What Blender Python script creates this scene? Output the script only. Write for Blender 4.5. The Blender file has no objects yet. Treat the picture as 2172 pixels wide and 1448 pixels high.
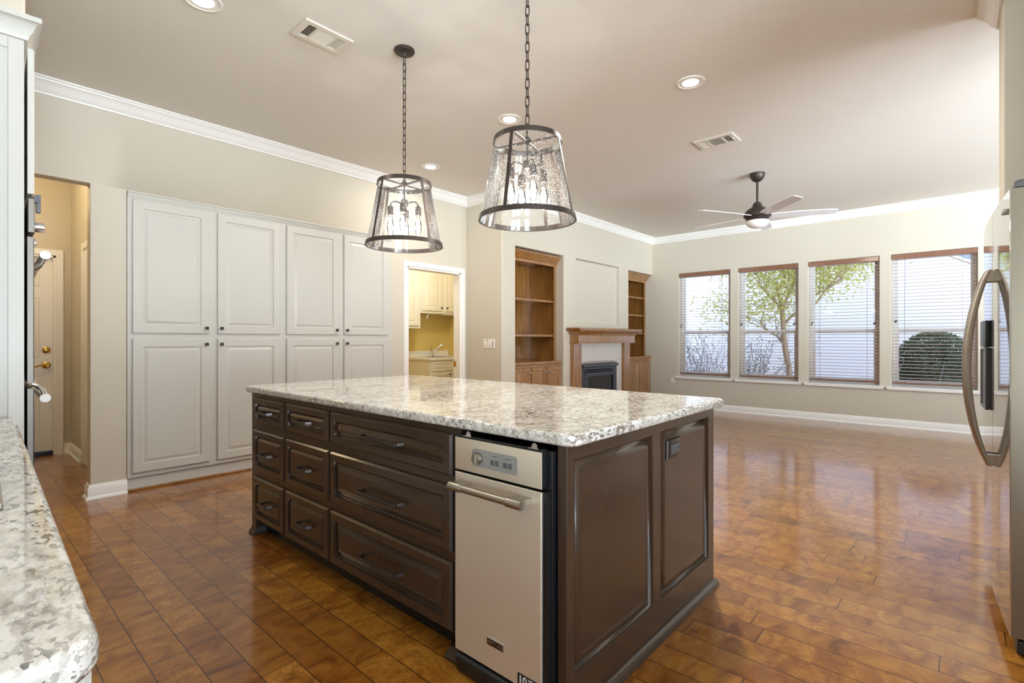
import bpy, bmesh, math, random
from mathutils import Vector, Matrix, noise as mnoise
C = bpy.context
SC = C.scene
COL = SC.collection
PI = math.pi
R = math.radians
random.seed(7)

# ------------------------------------------------------------------ camera
cam_d = bpy.data.cameras.new('camera')
cam_d.sensor_width = 36.0
cam_d.lens = 36.0 * 1070.6 / 2172.0
cam_d.shift_y = -4.0 / 2172.0
cam_d.clip_start = 0.05
cam_d.clip_end = 200
cam = bpy.data.objects.new('camera', cam_d)
COL.objects.link(cam)
cam.location = (0, 0, 1.2)
cam.rotation_euler = (R(90), 0, R(41.69 - 90))
SC.camera = cam

# ------------------------------------------------------------------ view
SC.view_settings.view_transform = 'Standard'
SC.view_settings.look = 'None'
SC.view_settings.gamma = 1.0
SC.view_settings.use_curve_mapping = False
SC.view_settings.exposure = 0.0
cy = SC.cycles
cy.use_denoising = True
cy.max_bounces = 10
cy.diffuse_bounces = 5
cy.glossy_bounces = 5
cy.transmission_bounces = 6
cy.transparent_max_bounces = 24
cy.caustics_reflective = False
cy.caustics_refractive = False
cy.sample_clamp_indirect = 6.0
cy.sample_clamp_direct = 0.0

# ------------------------------------------------------------------ world: hazy bright sky on the sunny side (-x, -y), blue on the other
W = bpy.data.worlds.new('sky')
SC.world = W
W.use_nodes = True
nt = W.node_tree
nt.nodes.clear()
wo = nt.nodes.new('ShaderNodeOutputWorld')
bg = nt.nodes.new('ShaderNodeBackground')
tc = nt.nodes.new('ShaderNodeTexCoord')
dp = nt.nodes.new('ShaderNodeVectorMath'); dp.operation = 'DOT_PRODUCT'
dp.inputs[1].default_value = Vector((-0.75, -0.65, 0.0)).normalized()
mr = nt.nodes.new('ShaderNodeMapRange')
mr.inputs['From Min'].default_value = 0.0
mr.inputs['From Max'].default_value = 0.95
mx = nt.nodes.new('ShaderNodeMix'); mx.data_type = 'RGBA'
mx.inputs[6].default_value = (0.50, 0.68, 1.0, 1)
mx.inputs[7].default_value = (10.5, 11.0, 12.0, 1)
nt.links.new(tc.outputs['Generated'], dp.inputs[0])
nt.links.new(dp.outputs['Value'], mr.inputs['Value'])
nt.links.new(mr.outputs['Result'], mx.inputs[0])
# sunny side boosted below the horizon, an added uplight for the ceiling
sz = nt.nodes.new('ShaderNodeSeparateXYZ')
nt.links.new(tc.outputs['Generated'], sz.inputs[0])
mz = nt.nodes.new('ShaderNodeMapRange')
mz.inputs['From Min'].default_value = -0.06
mz.inputs['From Max'].default_value = 0.06
nt.links.new(sz.outputs[2], mz.inputs['Value'])
mg = nt.nodes.new('ShaderNodeMix'); mg.data_type = 'RGBA'
mg.inputs[6].default_value = (27.0, 30.9, 33.8, 1)
mg.inputs[7].default_value = (2.6, 3.2, 4.1, 1)
nt.links.new(mz.outputs['Result'], mg.inputs[0])
nt.links.new(mg.outputs[2], mx.inputs[7])
nt.links.new(mx.outputs[2], bg.inputs['Color'])
bg.inputs['Strength'].default_value = 1.0
nt.links.new(bg.outputs[0], wo.inputs[0])


def lamp(name, kind, loc, power, color=(1, 1, 1), size=0.1, rot=(0, 0, 0), **kw):
    d = bpy.data.lights.new(name, kind)
    d.energy = power
    d.color = color
    if kind == 'AREA':
        d.shape = kw.get('shape', 'DISK')
        d.size = size
        if 'size_y' in kw:
            d.size_y = kw['size_y']
        if 'spread' in kw:
            d.spread = kw['spread']
    elif kind in ('POINT', 'SPOT'):
        d.shadow_soft_size = size
    o = bpy.data.objects.new(name, d)
    COL.objects.link(o)
    o.location = loc
    o.rotation_euler = rot
    if kw.get('portal'):
        d.cycles.is_portal = True
    return o


SUN = bpy.data.lights.new('sun', 'SUN')
SUN.energy = 1.6
SUN.angle = R(2)
SUN.color = (1, 0.96, 0.88)
so = bpy.data.objects.new('sun', SUN)
COL.objects.link(so)
so.rotation_euler = Vector((-0.1, -0.75, 0.65)).to_track_quat('Z', 'Y').to_euler()

WARM = (1.0, 0.93, 0.84)
# sampling portals for the windows and the unseen openings added for daylight
lamp('portal_back', 'AREA', (2.42, -4.05, 1.45), 1, size=8.2, size_y=2.5, shape='RECTANGLE', rot=(R(90), 0, 0), portal=True)
lamp('portal_side', 'AREA', (-3.05, -2.85, 1.45), 1, size=2.5, size_y=2.1, shape='RECTANGLE', rot=(0, R(-90), 0), portal=True)
lamp('portal_windows', 'AREA', (8.95, 1.79, 1.45), 1, size=1.9, size_y=4.0, shape='RECTANGLE', rot=(0, R(90), 0), portal=True)

# ------------------------------------------------------------------ materials
MATS = {}


class N:
    """small node helper"""
    def __init__(self, name):
        m = bpy.data.materials.new(name)
        m.use_nodes = True
        self.m = m
        self.t = m.node_tree
        self.t.nodes.clear()
        self.out = self.t.nodes.new('ShaderNodeOutputMaterial')
        self.co = None
        MATS[name] = m

    def n(self, typ, **ins):
        nd = self.t.nodes.new(typ)
        for k, v in ins.items():
            if k in nd.inputs:
                self.set(nd.inputs[k], v)
            else:
                setattr(nd, k, v)
        return nd

    def set(self, inp, v):
        if hasattr(v, 'is_output') or isinstance(v, bpy.types.NodeSocket):
            self.t.links.new(v, inp)
        else:
            if isinstance(v, tuple) and len(v) == 3 and inp.type == 'RGBA':
                v = (*v, 1)
            inp.default_value = v

    def coord(self, kind='Object'):
        if self.co is None:
            self.co = self.t.nodes.new('ShaderNodeTexCoord')
        return self.co.outputs[kind]

    def mapping(self, vec, scale=(1, 1, 1), loc=(0, 0, 0), rot=(0, 0, 0)):
        nd = self.t.nodes.new('ShaderNodeMapping')
        self.set(nd.inputs['Vector'], vec)
        nd.inputs['Scale'].default_value = scale
        nd.inputs['Location'].default_value = loc
        nd.inputs['Rotation'].default_value = rot
        return nd.outputs[0]

    def noise(self, vec, scale, detail=3, rough=0.5, dist=0.0, out='Fac'):
        nd = self.t.nodes.new('ShaderNodeTexNoise')
        self.set(nd.inputs['Vector'], vec)
        nd.inputs['Scale'].default_value = scale
        nd.inputs['Detail'].default_value = detail
        nd.inputs['Roughness'].default_value = rough
        nd.inputs['Distortion'].default_value = dist
        return nd.outputs[out]

    def ramp(self, fac, stops, interp='LINEAR'):
        nd = self.t.nodes.new('ShaderNodeValToRGB')
        self.set(nd.inputs['Fac'], fac)
        cr = nd.color_ramp
        cr.interpolation = interp
        while len(cr.elements) < len(stops):
            cr.elements.new(0.5)
        for e, (p, c) in zip(cr.elements, stops):
            e.position = p
            e.color = (*c, 1) if len(c) == 3 else c
        return nd.outputs['Color']

    def mix(self, fac, a, b, blend='MIX'):
        nd = self.t.nodes.new('ShaderNodeMix')
        nd.data_type = 'RGBA'
        nd.blend_type = blend
        self.set(nd.inputs[0], fac)
        self.set(nd.inputs[6], a)
        self.set(nd.inputs[7], b)
        return nd.outputs[2]

    def math(self, op, a, b=0.0, c=None):
        nd = self.t.nodes.new('ShaderNodeMath')
        nd.operation = op
        self.set(nd.inputs[0], a)
        self.set(nd.inputs[1], b)
        if c is not None:
            self.set(nd.inputs[2], c)
        return nd.outputs[0]

    def bump(self, h, strength=0.2, dist=0.01, normal=None):
        nd = self.t.nodes.new('ShaderNodeBump')
        nd.inputs['Strength'].default_value = strength
        nd.inputs['Distance'].default_value = dist
        self.set(nd.inputs['Height'], h)
        if normal is not None:
            self.set(nd.inputs['Normal'], normal)
        return nd.outputs[0]

    def bsdf(self, color=(0.8, 0.8, 0.8), rough=0.5, metal=0.0, normal=None, **kw):
        nd = self.t.nodes.new('ShaderNodeBsdfPrincipled')
        self.set(nd.inputs['Base Color'], color)
        self.set(nd.inputs['Roughness'], rough)
        self.set(nd.inputs['Metallic'], metal)
        if normal is not None:
            self.set(nd.inputs['Normal'], normal)
        for k, v in kw.items():
            self.set(nd.inputs[k.replace('_', ' ')], v)
        return nd.outputs[0]

    def done(self, sh):
        self.t.links.new(sh, self.out.inputs['Surface'])
        return self.m


def S(r, g, b):
    f = lambda v: ((v / 255 + 0.055) / 1.055) ** 2.4 if v > 10 else v / 255 / 12.92
    return (f(r), f(g), f(b))


def simple(name, col, rough=0.5, metal=0.0, **kw):
    n = N(name)
    v = n.noise(n.coord(), 6.0, 2)
    c = n.mix(n.math('MULTIPLY', v, 0.10), (*col, 1), tuple(x * 0.8 for x in col) + (1,))
    return n.done(n.bsdf(c, rough, metal, **kw))


def paint(name, col, rough=0.55, bump=0.25, scale=90):
    n = N(name)
    h = n.noise(n.coord(), scale, 3, 0.6)
    big = n.noise(n.coord(), 0.8, 2)
    c = n.mix(n.math('MULTIPLY', big, 0.08), (*col, 1), tuple(x * 0.88 for x in col) + (1,))
    return n.done(n.bsdf(c, rough, normal=n.bump(h, bump, 0.004)))


M_WALL = paint('wall_paint', S(206, 199, 183), 0.6)
M_CEIL = paint('ceiling_paint', S(229, 226, 218), 0.75, 0.45, 55)
M_GOLD = paint('gold_wall_paint', S(214, 192, 118), 0.6)
M_TRIM = simple('white_trim_paint', S(244, 243, 240), 0.35)
M_VINYL = simple('white_vinyl', S(235, 234, 232), 0.4)
M_LINEN = simple('cream_cabinet_paint', S(232, 229, 212), 0.4)


def cabinet_white():
    n = N('white_cabinet_paint')
    v = n.mapping(n.coord(), (60, 60, 3))
    h = n.noise(v, 3.0, 4, 0.6)
    return n.done(n.bsdf(S(201, 200, 193), 0.33, normal=n.bump(h, 0.10, 0.002)))


M_CAB = cabinet_white()


def espresso():
    n = N('espresso_stained_wood')
    v = n.mapping(n.coord(), (40, 40, 2.0))
    h = n.noise(v, 3.0, 5, 0.65)
    c = n.ramp(h, [(0.3, S(64, 50, 39)), (0.7, S(70, 55, 43))])
    return n.done(n.bsdf(c, 0.19, normal=n.bump(h, 0.015, 0.001), Specular_IOR_Level=0.65))


M_ESP = espresso()


def honey(name, dark, light, rough=0.35):
    n = N(name)
    v = n.mapping(n.coord(), (14, 14, 1.2))
    h = n.noise(v, 2.2, 5, 0.6, 0.6)
    blot = n.noise(n.coord(), 2.5, 3)
    c = n.ramp(h, [(0.25, dark), (0.75, light)])
    c = n.mix(n.math('MULTIPLY', blot, 0.35), c, (*dark, 1))
    return n.done(n.bsdf(c, rough, normal=n.bump(h, 0.02, 0.001), Specular_IOR_Level=0.8, Coat_Weight=0.8, Coat_Roughness=0.16))


M_OAK = honey('honey_stained_maple', S(122, 80, 36), S(178, 126, 66), 0.24)
M_VALANCE = honey('cherry_valance_wood', S(112, 68, 46), S(140, 92, 66), 0.4)
M_SLAT = honey('sunlit_cherry_blind_wood', S(160, 116, 92), S(200, 156, 130), 0.4)  # valance wood lightened: daylight on the slats is put into the colour


def floor_mat():
    n = N('hand_scraped_maple_planks')
    PW = 0.1262
    co = n.coord('Object')
    sep = n.n('ShaderNodeSeparateXYZ', Vector=co)
    X, Y = sep.outputs[0], sep.outputs[1]
    u = n.math('DIVIDE', n.math('SUBTRACT', X, 1.252 - PW * 40), PW)
    row = n.math('FLOOR', u)
    fu = n.math('FRACT', u)
    rnd = n.n('ShaderNodeTexWhiteNoise', noise_dimensions='1D', W=row)
    rv = rnd.outputs['Value']
    ln = n.math('MULTIPLY_ADD', rv, 0.55, 0.62)
    v = n.math('DIVIDE', n.math('ADD', Y, n.math('MULTIPLY', rv, 17.3)), ln)
    # unequal board lengths
    v = n.math('ADD', v, n.math('MULTIPLY', n.math('SINE', n.math('MULTIPLY', v, 2.1)), 0.18))
    colm = n.math('FLOOR', v)
    fv = n.math('FRACT', v)
    cmb = n.n('ShaderNodeCombineXYZ', X=row, Y=colm)
    pid = n.n('ShaderNodeTexWhiteNoise', noise_dimensions='2D', Vector=cmb.outputs[0])
    pv = pid.outputs['Value']
    pc = pid.outputs['Color']
    # offset the grain per plank
    off = n.n('ShaderNodeVectorMath', operation='MULTIPLY_ADD')
    n.set(off.inputs[0], pc); off.inputs[1].default_value = (31, 31, 31); n.set(off.inputs[2], co)
    pos = off.outputs[0]
    blot = n.noise(n.mapping(pos, (5.5, 9.0, 1)), 1.0, 4, 0.55, 1.2)      # cloudy figure, slightly crossways
    fine = n.noise(n.mapping(pos, (60, 7, 1)), 1.0, 4, 0.6, 1.5)          # along-grain streaks
    curl = n.n('ShaderNodeTexWave', wave_type='BANDS', bands_direction='X', wave_profile='SIN')
    n.set(curl.inputs['Vector'], n.mapping(pos, (1.0, 0.55, 1)))
    curl.inputs['Scale'].default_value = 9
    curl.inputs['Distortion'].default_value = 22
    curl.inputs['Detail'].default_value = 2.5
    curl.inputs['Detail Scale'].default_value = 1.6
    c = n.ramp(blot, [(0.25, S(96, 48, 12)), (0.45, S(150, 94, 28)), (0.72, S(184, 128, 48))])
    c = n.mix(n.math('MULTIPLY', fine, 0.42), c, (*S(116, 62, 24), 1))
    cm = n.math('MULTIPLY', n.math('GREATER_THAN', pv, 0.62), 0.38)
    c = n.mix(n.math('MULTIPLY', cm, n.math('POWER', curl.outputs['Fac'], 3.0)), c, (*S(104, 54, 20), 1))
    tone = n.ramp(pv, [(0.0, (0.74, 0.64, 0.56)), (0.4, (0.96, 0.95, 0.94)), (0.7, (1.04, 1.06, 1.06)), (1.0, (1.22, 1.30, 1.34))])
    c = n.mix(1.0, c, tone, 'MULTIPLY')
    # seams
    eu = n.math('MULTIPLY', n.math('MINIMUM', fu, n.math('SUBTRACT', 1.0, fu)), PW)
    ev = n.math('MULTIPLY', n.math('MINIMUM', fv, n.math('SUBTRACT', 1.0, fv)), ln)
    ed = n.math('MINIMUM', eu, ev)
    seam = n.n('ShaderNodeMapRange', Value=ed)
    seam.inputs['From Min'].default_value = 0.0009
    seam.inputs['From Max'].default_value = 0.0030
    c = n.mix(seam.outputs[0], (*S(58, 31, 13), 1), c)
    # satin varnish: little sheen from above, strong at a glancing view
    rg = n.math('MULTIPLY_ADD', blot, 0.06, 0.28)
    di = n.bsdf(c, 0.6, Specular_IOR_Level=0.0)
    g1 = n.n('ShaderNodeBsdfGlossy', Color=(1, 1, 1), Roughness=rg)
    g2 = n.n('ShaderNodeBsdfGlossy', Color=(1, 1, 1), Roughness=0.11)
    gl = n.n('ShaderNodeMixShader')
    gl.inputs[0].default_value = 0.62
    n.t.links.new(g1.outputs[0], gl.inputs[1])
    n.t.links.new(g2.outputs[0], gl.inputs[2])
    lw = n.n('ShaderNodeLayerWeight', Blend=0.5)
    fz = n.math('MULTIPLY_ADD', n.math('POWER', lw.outputs['Facing'], 3.6), 1.0, 0.0)
    ms = n.n('ShaderNodeMixShader')
    n.set(ms.inputs[0], fz)
    n.t.links.new(di, ms.inputs[1])
    n.t.links.new(gl.outputs[0], ms.inputs[2])
    return n.done(ms.outputs[0])


M_FLOOR = floor_mat()


def granite():
    n = N('cream_granite')
    co = n.coord('Object')
    warp = n.noise(co, 3.0, 3, 0.5, out='Color')
    wv = n.n('ShaderNodeVectorMath', operation='MULTIPLY_ADD')
    n.set(wv.inputs[0], warp); wv.inputs[1].default_value = (0.10, 0.08, 0.1); n.set(wv.inputs[2], co)
    p = wv.outputs[0]
    # the figure is drawn out across the room
    ps = n.mapping(p, (0.55, 1.35, 1.35), rot=(0, 0, R(-5)))
    base = n.noise(ps, 26, 4, 0.6)
    c = n.ramp(base, [(0.32, S(186, 183, 174)), (0.45, S(213, 211, 204)), (0.6, S(232, 231, 227))])
    am = n.noise(n.mapping(ps, loc=(2, 9, 4)), 20, 4, 0.6)
    fa = n.ramp(am, [(0.54, (0, 0, 0)), (0.68, (1, 1, 1))])
    c = n.mix(n.math('MULTIPLY', fa, 0.30), c, (*S(204, 192, 164), 1))
    drift = n.noise(n.mapping(ps, loc=(5, 1, 0)), 4.2, 4, 0.6)
    fd = n.ramp(drift, [(0.44, (0, 0, 0)), (0.62, (1, 1, 1))])
    # grey brown flecks, everywhere but thick in the drifts
    sp1 = n.noise(n.mapping(ps, loc=(1, 4, 2)), 62, 3, 0.6)
    f1 = n.ramp(sp1, [(0.54, (0, 0, 0)), (0.575, (1, 1, 1))])
    c = n.mix(n.math('MULTIPLY', f1, n.math('MULTIPLY_ADD', fd, 0.70, 0.20)), c, (*S(116, 100, 88), 1))
    sp3 = n.noise(n.mapping(ps, loc=(8, 2, 6)), 34, 4, 0.65)
    f3 = n.ramp(sp3, [(0.56, (0, 0, 0)), (0.60, (1, 1, 1))])
    c = n.mix(n.math('MULTIPLY', f3, n.math('MULTIPLY_ADD', fd, 0.55, 0.22)), c, (*S(136, 121, 106), 1))
    # near-black mineral grains
    vein = n.noise(n.mapping(ps, loc=(3, 7, 5)), 5.0, 4, 0.6)
    fvn = n.ramp(vein, [(0.50, (0, 0, 0)), (0.64, (1, 1, 1))])
    sp2 = n.noise(n.mapping(ps, (1.25, 1, 1), loc=(7, 3, 1)), 70, 3, 0.55)
    f2 = n.ramp(sp2, [(0.56, (0, 0, 0)), (0.59, (1, 1, 1))])
    c = n.mix(n.math('MULTIPLY', f2, n.math('MULTIPLY_ADD', fvn, 0.75, 0.32)), c, (*S(52, 42, 40), 1))
    return n.done(n.bsdf(c, 0.05, Specular_IOR_Level=0.5))


M_GRAN = granite()


def steel(name, col, rough, axis=(2, 90, 90), amp=0.12, metal=1.0):
    n = N(name)
    v = n.mapping(n.coord(), axis)
    h = n.noise(v, 6.0, 3, 0.6)
    rg = n.math('MULTIPLY_ADD', h, amp, rough - amp / 2)
    c = n.mix(n.math('MULTIPLY', h, 0.25), (*col, 1), tuple(x * 0.82 for x in col) + (1,))
    return n.done(n.bsdf(c, rg, metal))


M_STEEL = steel('brushed_steel', S(242, 233, 216), 0.42, (90, 90, 2), metal=0.66)
M_DOORSTEEL = steel('fridge_door_steel', S(232, 231, 230), 0.045, (2, 90, 90), 0.02)
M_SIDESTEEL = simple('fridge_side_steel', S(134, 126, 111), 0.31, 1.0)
M_OVEN = simple('satin_oven_steel', S(122, 117, 110), 0.45, 1.0)
M_CHROME = simple('chrome', S(225, 225, 228), 0.12, 1.0)
M_HANDLE = simple('handle_steel', S(176, 169, 158), 0.34, 1.0)
M_PEWTER = simple('dark_pewter', S(96, 92, 90), 0.32, 0.9)
M_BRONZE = simple('oil_rubbed_bronze', S(70, 62, 58), 0.42, 0.6)
M_BLACK = simple('black_plastic', S(30, 30, 32), 0.35)
M_KICK = simple('black_enamel', S(26, 28, 30), 0.22)
M_GREY = simple('grey_display_plastic', S(150, 150, 146), 0.4)
M_DARKGREY = simple('dark_grey_plastic', S(92, 94, 98), 0.4)
M_BRASS = simple('polished_brass', S(214, 178, 96), 0.18, 1.0)
M_WHITEP = simple('white_plastic', S(238, 236, 230), 0.4)
M_TILE = simple('beige_stone_tile', S(214, 207, 198), 0.35)
M_GROUT = simple('tile_grout', S(170, 164, 156), 0.8)
M_FIREMETAL = simple('slate_fireplace_metal', S(82, 84, 94), 0.3, 0.5)
M_FIREGLASS = simple('smoked_fireplace_glass', S(34, 36, 40), 0.06)
M_BLADE = simple('silver_fan_blade', S(232, 231, 234), 0.3, 0.1)
M_VENT = simple('cream_vent_metal', S(226, 221, 208), 0.45)
M_DARK = simple('duct_shade_and_cord_dark', S(60, 52, 40), 0.8)  # shade inside the vent ducts as a dark colour; also the blind cords
M_SIDING = simple('pale_house_render', S(216, 214, 222), 0.9)
M_ROOF = simple('roof_shingle', S(196, 190, 172), 0.9)
M_SOIL = simple('pale_garden_ground', S(196, 190, 188), 0.95)
M_BARK = simple('pale_bark', S(172, 150, 128), 0.85)
M_TWIG = simple('grey_twig', S(120, 116, 118), 0.85)


def leaf(name, a, b):
    n = N(name)
    v = n.noise(n.coord(), 7, 2)
    c = n.ramp(v, [(0.3, a), (0.7, b)])
    d = n.n('ShaderNodeBsdfDiffuse', Color=c)
    t = n.n('ShaderNodeBsdfTranslucent', Color=c)
    mxs = n.n('ShaderNodeMixShader')
    mxs.inputs[0].default_value = 0.45
    n.t.links.new(d.outputs[0], mxs.inputs[1])
    n.t.links.new(t.outputs[0], mxs.inputs[2])
    return n.done(mxs.outputs[0])


M_LEAFY = leaf('yellow_green_leaf', S(186, 190, 96), S(218, 214, 140))
M_LEAFD = leaf('dark_green_leaf', S(72, 92, 76), S(124, 140, 116))
M_LEAFG = leaf('grey_green_leaf', S(96, 112, 112), S(138, 152, 146))


def thin_glass(name, refl=0.9, tint=(1, 1, 1), seeds=False):
    n = N(name)
    tr = n.n('ShaderNodeBsdfTransparent', Color=tint)
    gl = n.n('ShaderNodeBsdfGlossy', Roughness=0.02 if not seeds else 0.06)
    fr = n.n('ShaderNodeFresnel', IOR=1.45)
    mxs = n.n('ShaderNodeMixShader')
    f = n.math('MULTIPLY', fr.outputs[0], refl)
    n.set(mxs.inputs[0], f)
    n.t.links.new(tr.outputs[0], mxs.inputs[1])
    n.t.links.new(gl.outputs[0], mxs.inputs[2])
    res = mxs.outputs[0]
    if seeds:
        v = n.mapping(n.coord(), (150, 150, 90))
        vo = n.n('ShaderNodeTexVoronoi', Vector=v, Scale=1.0)
        spot = n.ramp(vo.outputs['Distance'], [(0.16, (1, 1, 1)), (0.34, (0, 0, 0))])
        cl = n.noise(n.mapping(n.coord(), (9, 9, 5)), 1.0, 3)
        dens = n.ramp(cl, [(0.35, (0.25, 0.25, 0.25)), (0.65, (1, 1, 1))])
        streak = n.noise(n.mapping(n.coord(), (26, 26, 1.2)), 1.0, 3)
        st = n.ramp(streak, [(0.52, (0, 0, 0)), (0.75, (1, 1, 1))])
        fac = n.math('ADD', n.math('MULTIPLY', n.math('MULTIPLY', spot, dens), 0.45), n.math('MULTIPLY', st, 0.05))
        fac = n.math('ADD', fac, 0.012)
        di = n.n('ShaderNodeBsdfDiffuse', Color=(0.9, 0.92, 0.92, 1))
        tl = n.n('ShaderNodeBsdfTranslucent', Color=(0.92, 0.93, 0.93, 1))
        m2 = n.n('ShaderNodeMixShader')
        m2.inputs[0].default_value = 0.6
        n.t.links.new(di.outputs[0], m2.inputs[1])
        n.t.links.new(tl.outputs[0], m2.inputs[2])
        m3 = n.n('ShaderNodeMixShader')
        n.set(m3.inputs[0], fac)
        n.t.links.new(res, m3.inputs[1])
        n.t.links.new(m2.outputs[0], m3.inputs[2])
        res = m3.outputs[0]
    return n.done(res)


M_PANE = thin_glass('window_glass', 0.7)
M_SEED = thin_glass('seeded_glass', 1.0, seeds=True)
M_BULB = thin_glass('clear_bulb_glass', 1.0)


def emit(name, col, strength):
    n = N(name)
    e = n.n('ShaderNodeEmission', Color=(*col, 1), Strength=strength)
    return n.done(e.outputs[0])


M_LENS = emit('lit_downlight_lens', (1, 0.95, 0.86), 6.0)
M_FIL = emit('lit_filament', (1, 0.84, 0.62), 60.0)
M_OPAL = simple('opal_fan_glass', S(246, 245, 243), 0.25)

# ------------------------------------------------------------------ mesh building
class MB:
    def __init__(self):
        self.bm = bmesh.new()

    def quad(self, vs):
        try:
            return self.bm.faces.new(vs)
        except ValueError:
            return None

    def box(self, x0, x1, y0, y1, z0, z1):
        v = [self.bm.verts.new(p) for p in ((x0, y0, z0), (x1, y0, z0), (x1, y1, z0), (x0, y1, z0), (x0, y0, z1), (x1, y0, z1), (x1, y1, z1), (x0, y1, z1))]
        for f in ((0, 3, 2, 1), (4, 5, 6, 7), (0, 1, 5, 4), (1, 2, 6, 5), (2, 3, 7, 6), (3, 0, 4, 7)):
            self.bm.faces.new([v[i] for i in f])
        return self

    def obox(self, center, axes, half):
        c = Vector(center)
        ax = [Vector(a).normalized() * h for a, h in zip(axes, half)]
        v = []
        for sz in (-1, 1):
            for sx, sy in ((-1, -1), (1, -1), (1, 1), (-1, 1)):
                v.append(self.bm.verts.new(c + ax[0] * sx + ax[1] * sy + ax[2] * sz))
        for f in ((0, 3, 2, 1), (4, 5, 6, 7), (0, 1, 5, 4), (1, 2, 6, 5), (2, 3, 7, 6), (3, 0, 4, 7)):
            self.bm.faces.new([v[i] for i in f])
        return self

    def panel(self, x0, x1, z0, z1, y, loops, back=None):
        """rectangular relief facing -y: loops of (inset, outwards); closed at the front, and at the back when back is given"""
        prev = None
        first = None
        for ins, d in loops:
            ring = [self.bm.verts.new(p) for p in ((x0 + ins, y - d, z0 + ins), (x1 - ins, y - d, z0 + ins), (x1 - ins, y - d, z1 - ins), (x0 + ins, y - d, z1 - ins))]
            if prev:
                for i in range(4):
                    self.quad([prev[i], prev[(i + 1) % 4], ring[(i + 1) % 4], ring[i]])
            else:
                first = ring
            prev = ring
        self.quad(prev)
        if back:
            self.quad(first[::-1])
        return self

    def ring(self, c, u, v, ru, rv, seg):
        c, u, v = Vector(c), Vector(u), Vector(v)
        return [self.bm.verts.new(c + u * (math.cos(2 * PI * i / seg) * ru) + v * (math.sin(2 * PI * i / seg) * rv)) for i in range(seg)]

    def bridge(self, a, b):
        n = len(a)
        for i in range(n):
            self.quad([a[i], a[(i + 1) % n], b[(i + 1) % n], b[i]])

    def tube(self, pts, rad, seg=10, caps=True, closed=False):
        pts = [Vector(p) for p in pts]
        if not hasattr(rad, '__len__'):
            rad = [rad] * len(pts)
        n = len(pts)
        rings = []
        up = None
        for i, p in enumerate(pts):
            if closed:
                t = pts[(i + 1) % n] - pts[i - 1]
            else:
                t = pts[min(i + 1, n - 1)] - pts[max(i - 1, 0)]
            t.normalize()
            if up is None:
                up = Vector((0, 0, 1)) if abs(t.z) < 0.9 else Vector((1, 0, 0))
            u = t.cross(up)
            if u.length < 1e-5:
                u = t.orthogonal()
            u.normalize()
            v = u.cross(t).normalized()
            up = v
            rings.append(self.ring(p, u, v, rad[i], rad[i], seg))
        for a, b in zip(rings, rings[1:]):
            self.bridge(a, b)
        if closed:
            self.bridge(rings[-1], rings[0])
        elif caps:
            self.quad(rings[0][::-1])
            self.quad(rings[-1])
        return self

    def lathe(self, c, prof, seg=32, axis='z', close=False):
        c = Vector(c)
        ax = {'z': ((1, 0, 0), (0, 1, 0), (0, 0, 1)), 'y': ((1, 0, 0), (0, 0, 1), (0, 1, 0)), 'x': ((0, 1, 0), (0, 0, 1), (1, 0, 0))}[axis]
        rings = []
        for r, h in prof:
            rings.append(self.ring(c + Vector(ax[2]) * h, ax[0], ax[1], max(r, 1e-4), max(r, 1e-4), seg))
        for a, b in zip(rings, rings[1:]):
            self.bridge(a, b)
        if close:
            self.bridge(rings[-1], rings[0])
        else:
            self.quad(rings[0][::-1])
            self.quad(rings[-1])
        return self

    def prism(self, poly, y0, y1):
        """polygon in x,z extruded along y"""
        a = [self.bm.verts.new((p[0], y0, p[1])) for p in poly]
        b = [self.bm.verts.new((p[0], y1, p[1])) for p in poly]
        n = len(poly)
        for i in range(n):
            self.quad([a[i], a[(i + 1) % n], b[(i + 1) % n], b[i]])
        self.quad(a[::-1])
        self.quad(b)
        return self

    def zprism(self, poly, z0, z1):
        a = [self.bm.verts.new((p[0], p[1], z0)) for p in poly]
        b = [self.bm.verts.new((p[0], p[1], z1)) for p in poly]
        n = len(poly)
        for i in range(n):
            self.quad([a[i], a[(i + 1) % n], b[(i + 1) % n], b[i]])
        self.quad(a[::-1])
        self.quad(b)
        return self

    def sweep(self, path, prof, closed=False):
        """profile (out, z) swept along a path in the xy plane; out points to the left of travel. Ends are mitred to given normals by extending path."""
        pts = [Vector((p[0], p[1], 0)) for p in path]
        n = len(pts)
        rings = []
        for i in range(n):
            d0 = (pts[i] - pts[i - 1]).normalized() if (i > 0 or closed) else None
            d1 = (pts[(i + 1) % n] - pts[i]).normalized() if (i < n - 1 or closed) else None
            if d0 is None: d0 = d1
            if d1 is None: d1 = d0
            n0 = Vector((-d0.y, d0.x, 0)); n1 = Vector((-d1.y, d1.x, 0))
            m = (n0 + n1).normalized()
            k = 1.0 / max(0.2, m.dot(n0))
            rings.append([self.bm.verts.new((pts[i].x + m.x * k * o, pts[i].y + m.y * k * o, z)) for o, z in prof])
        np_ = len(prof)
        rr = list(zip(rings, rings[1:])) + ([(rings[-1], rings[0])] if closed else [])
        for a, b in rr:
            for j in range(np_):
                self.quad([a[j], a[(j + 1) % np_], b[(j + 1) % np_], b[j]])
        if not closed:
            self.quad(rings[0][::-1])
            self.quad(rings[-1])
        return self

    def xf(self, mat):
        bmesh.ops.transform(self.bm, matrix=mat, verts=self.bm.verts)
        return self


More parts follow.
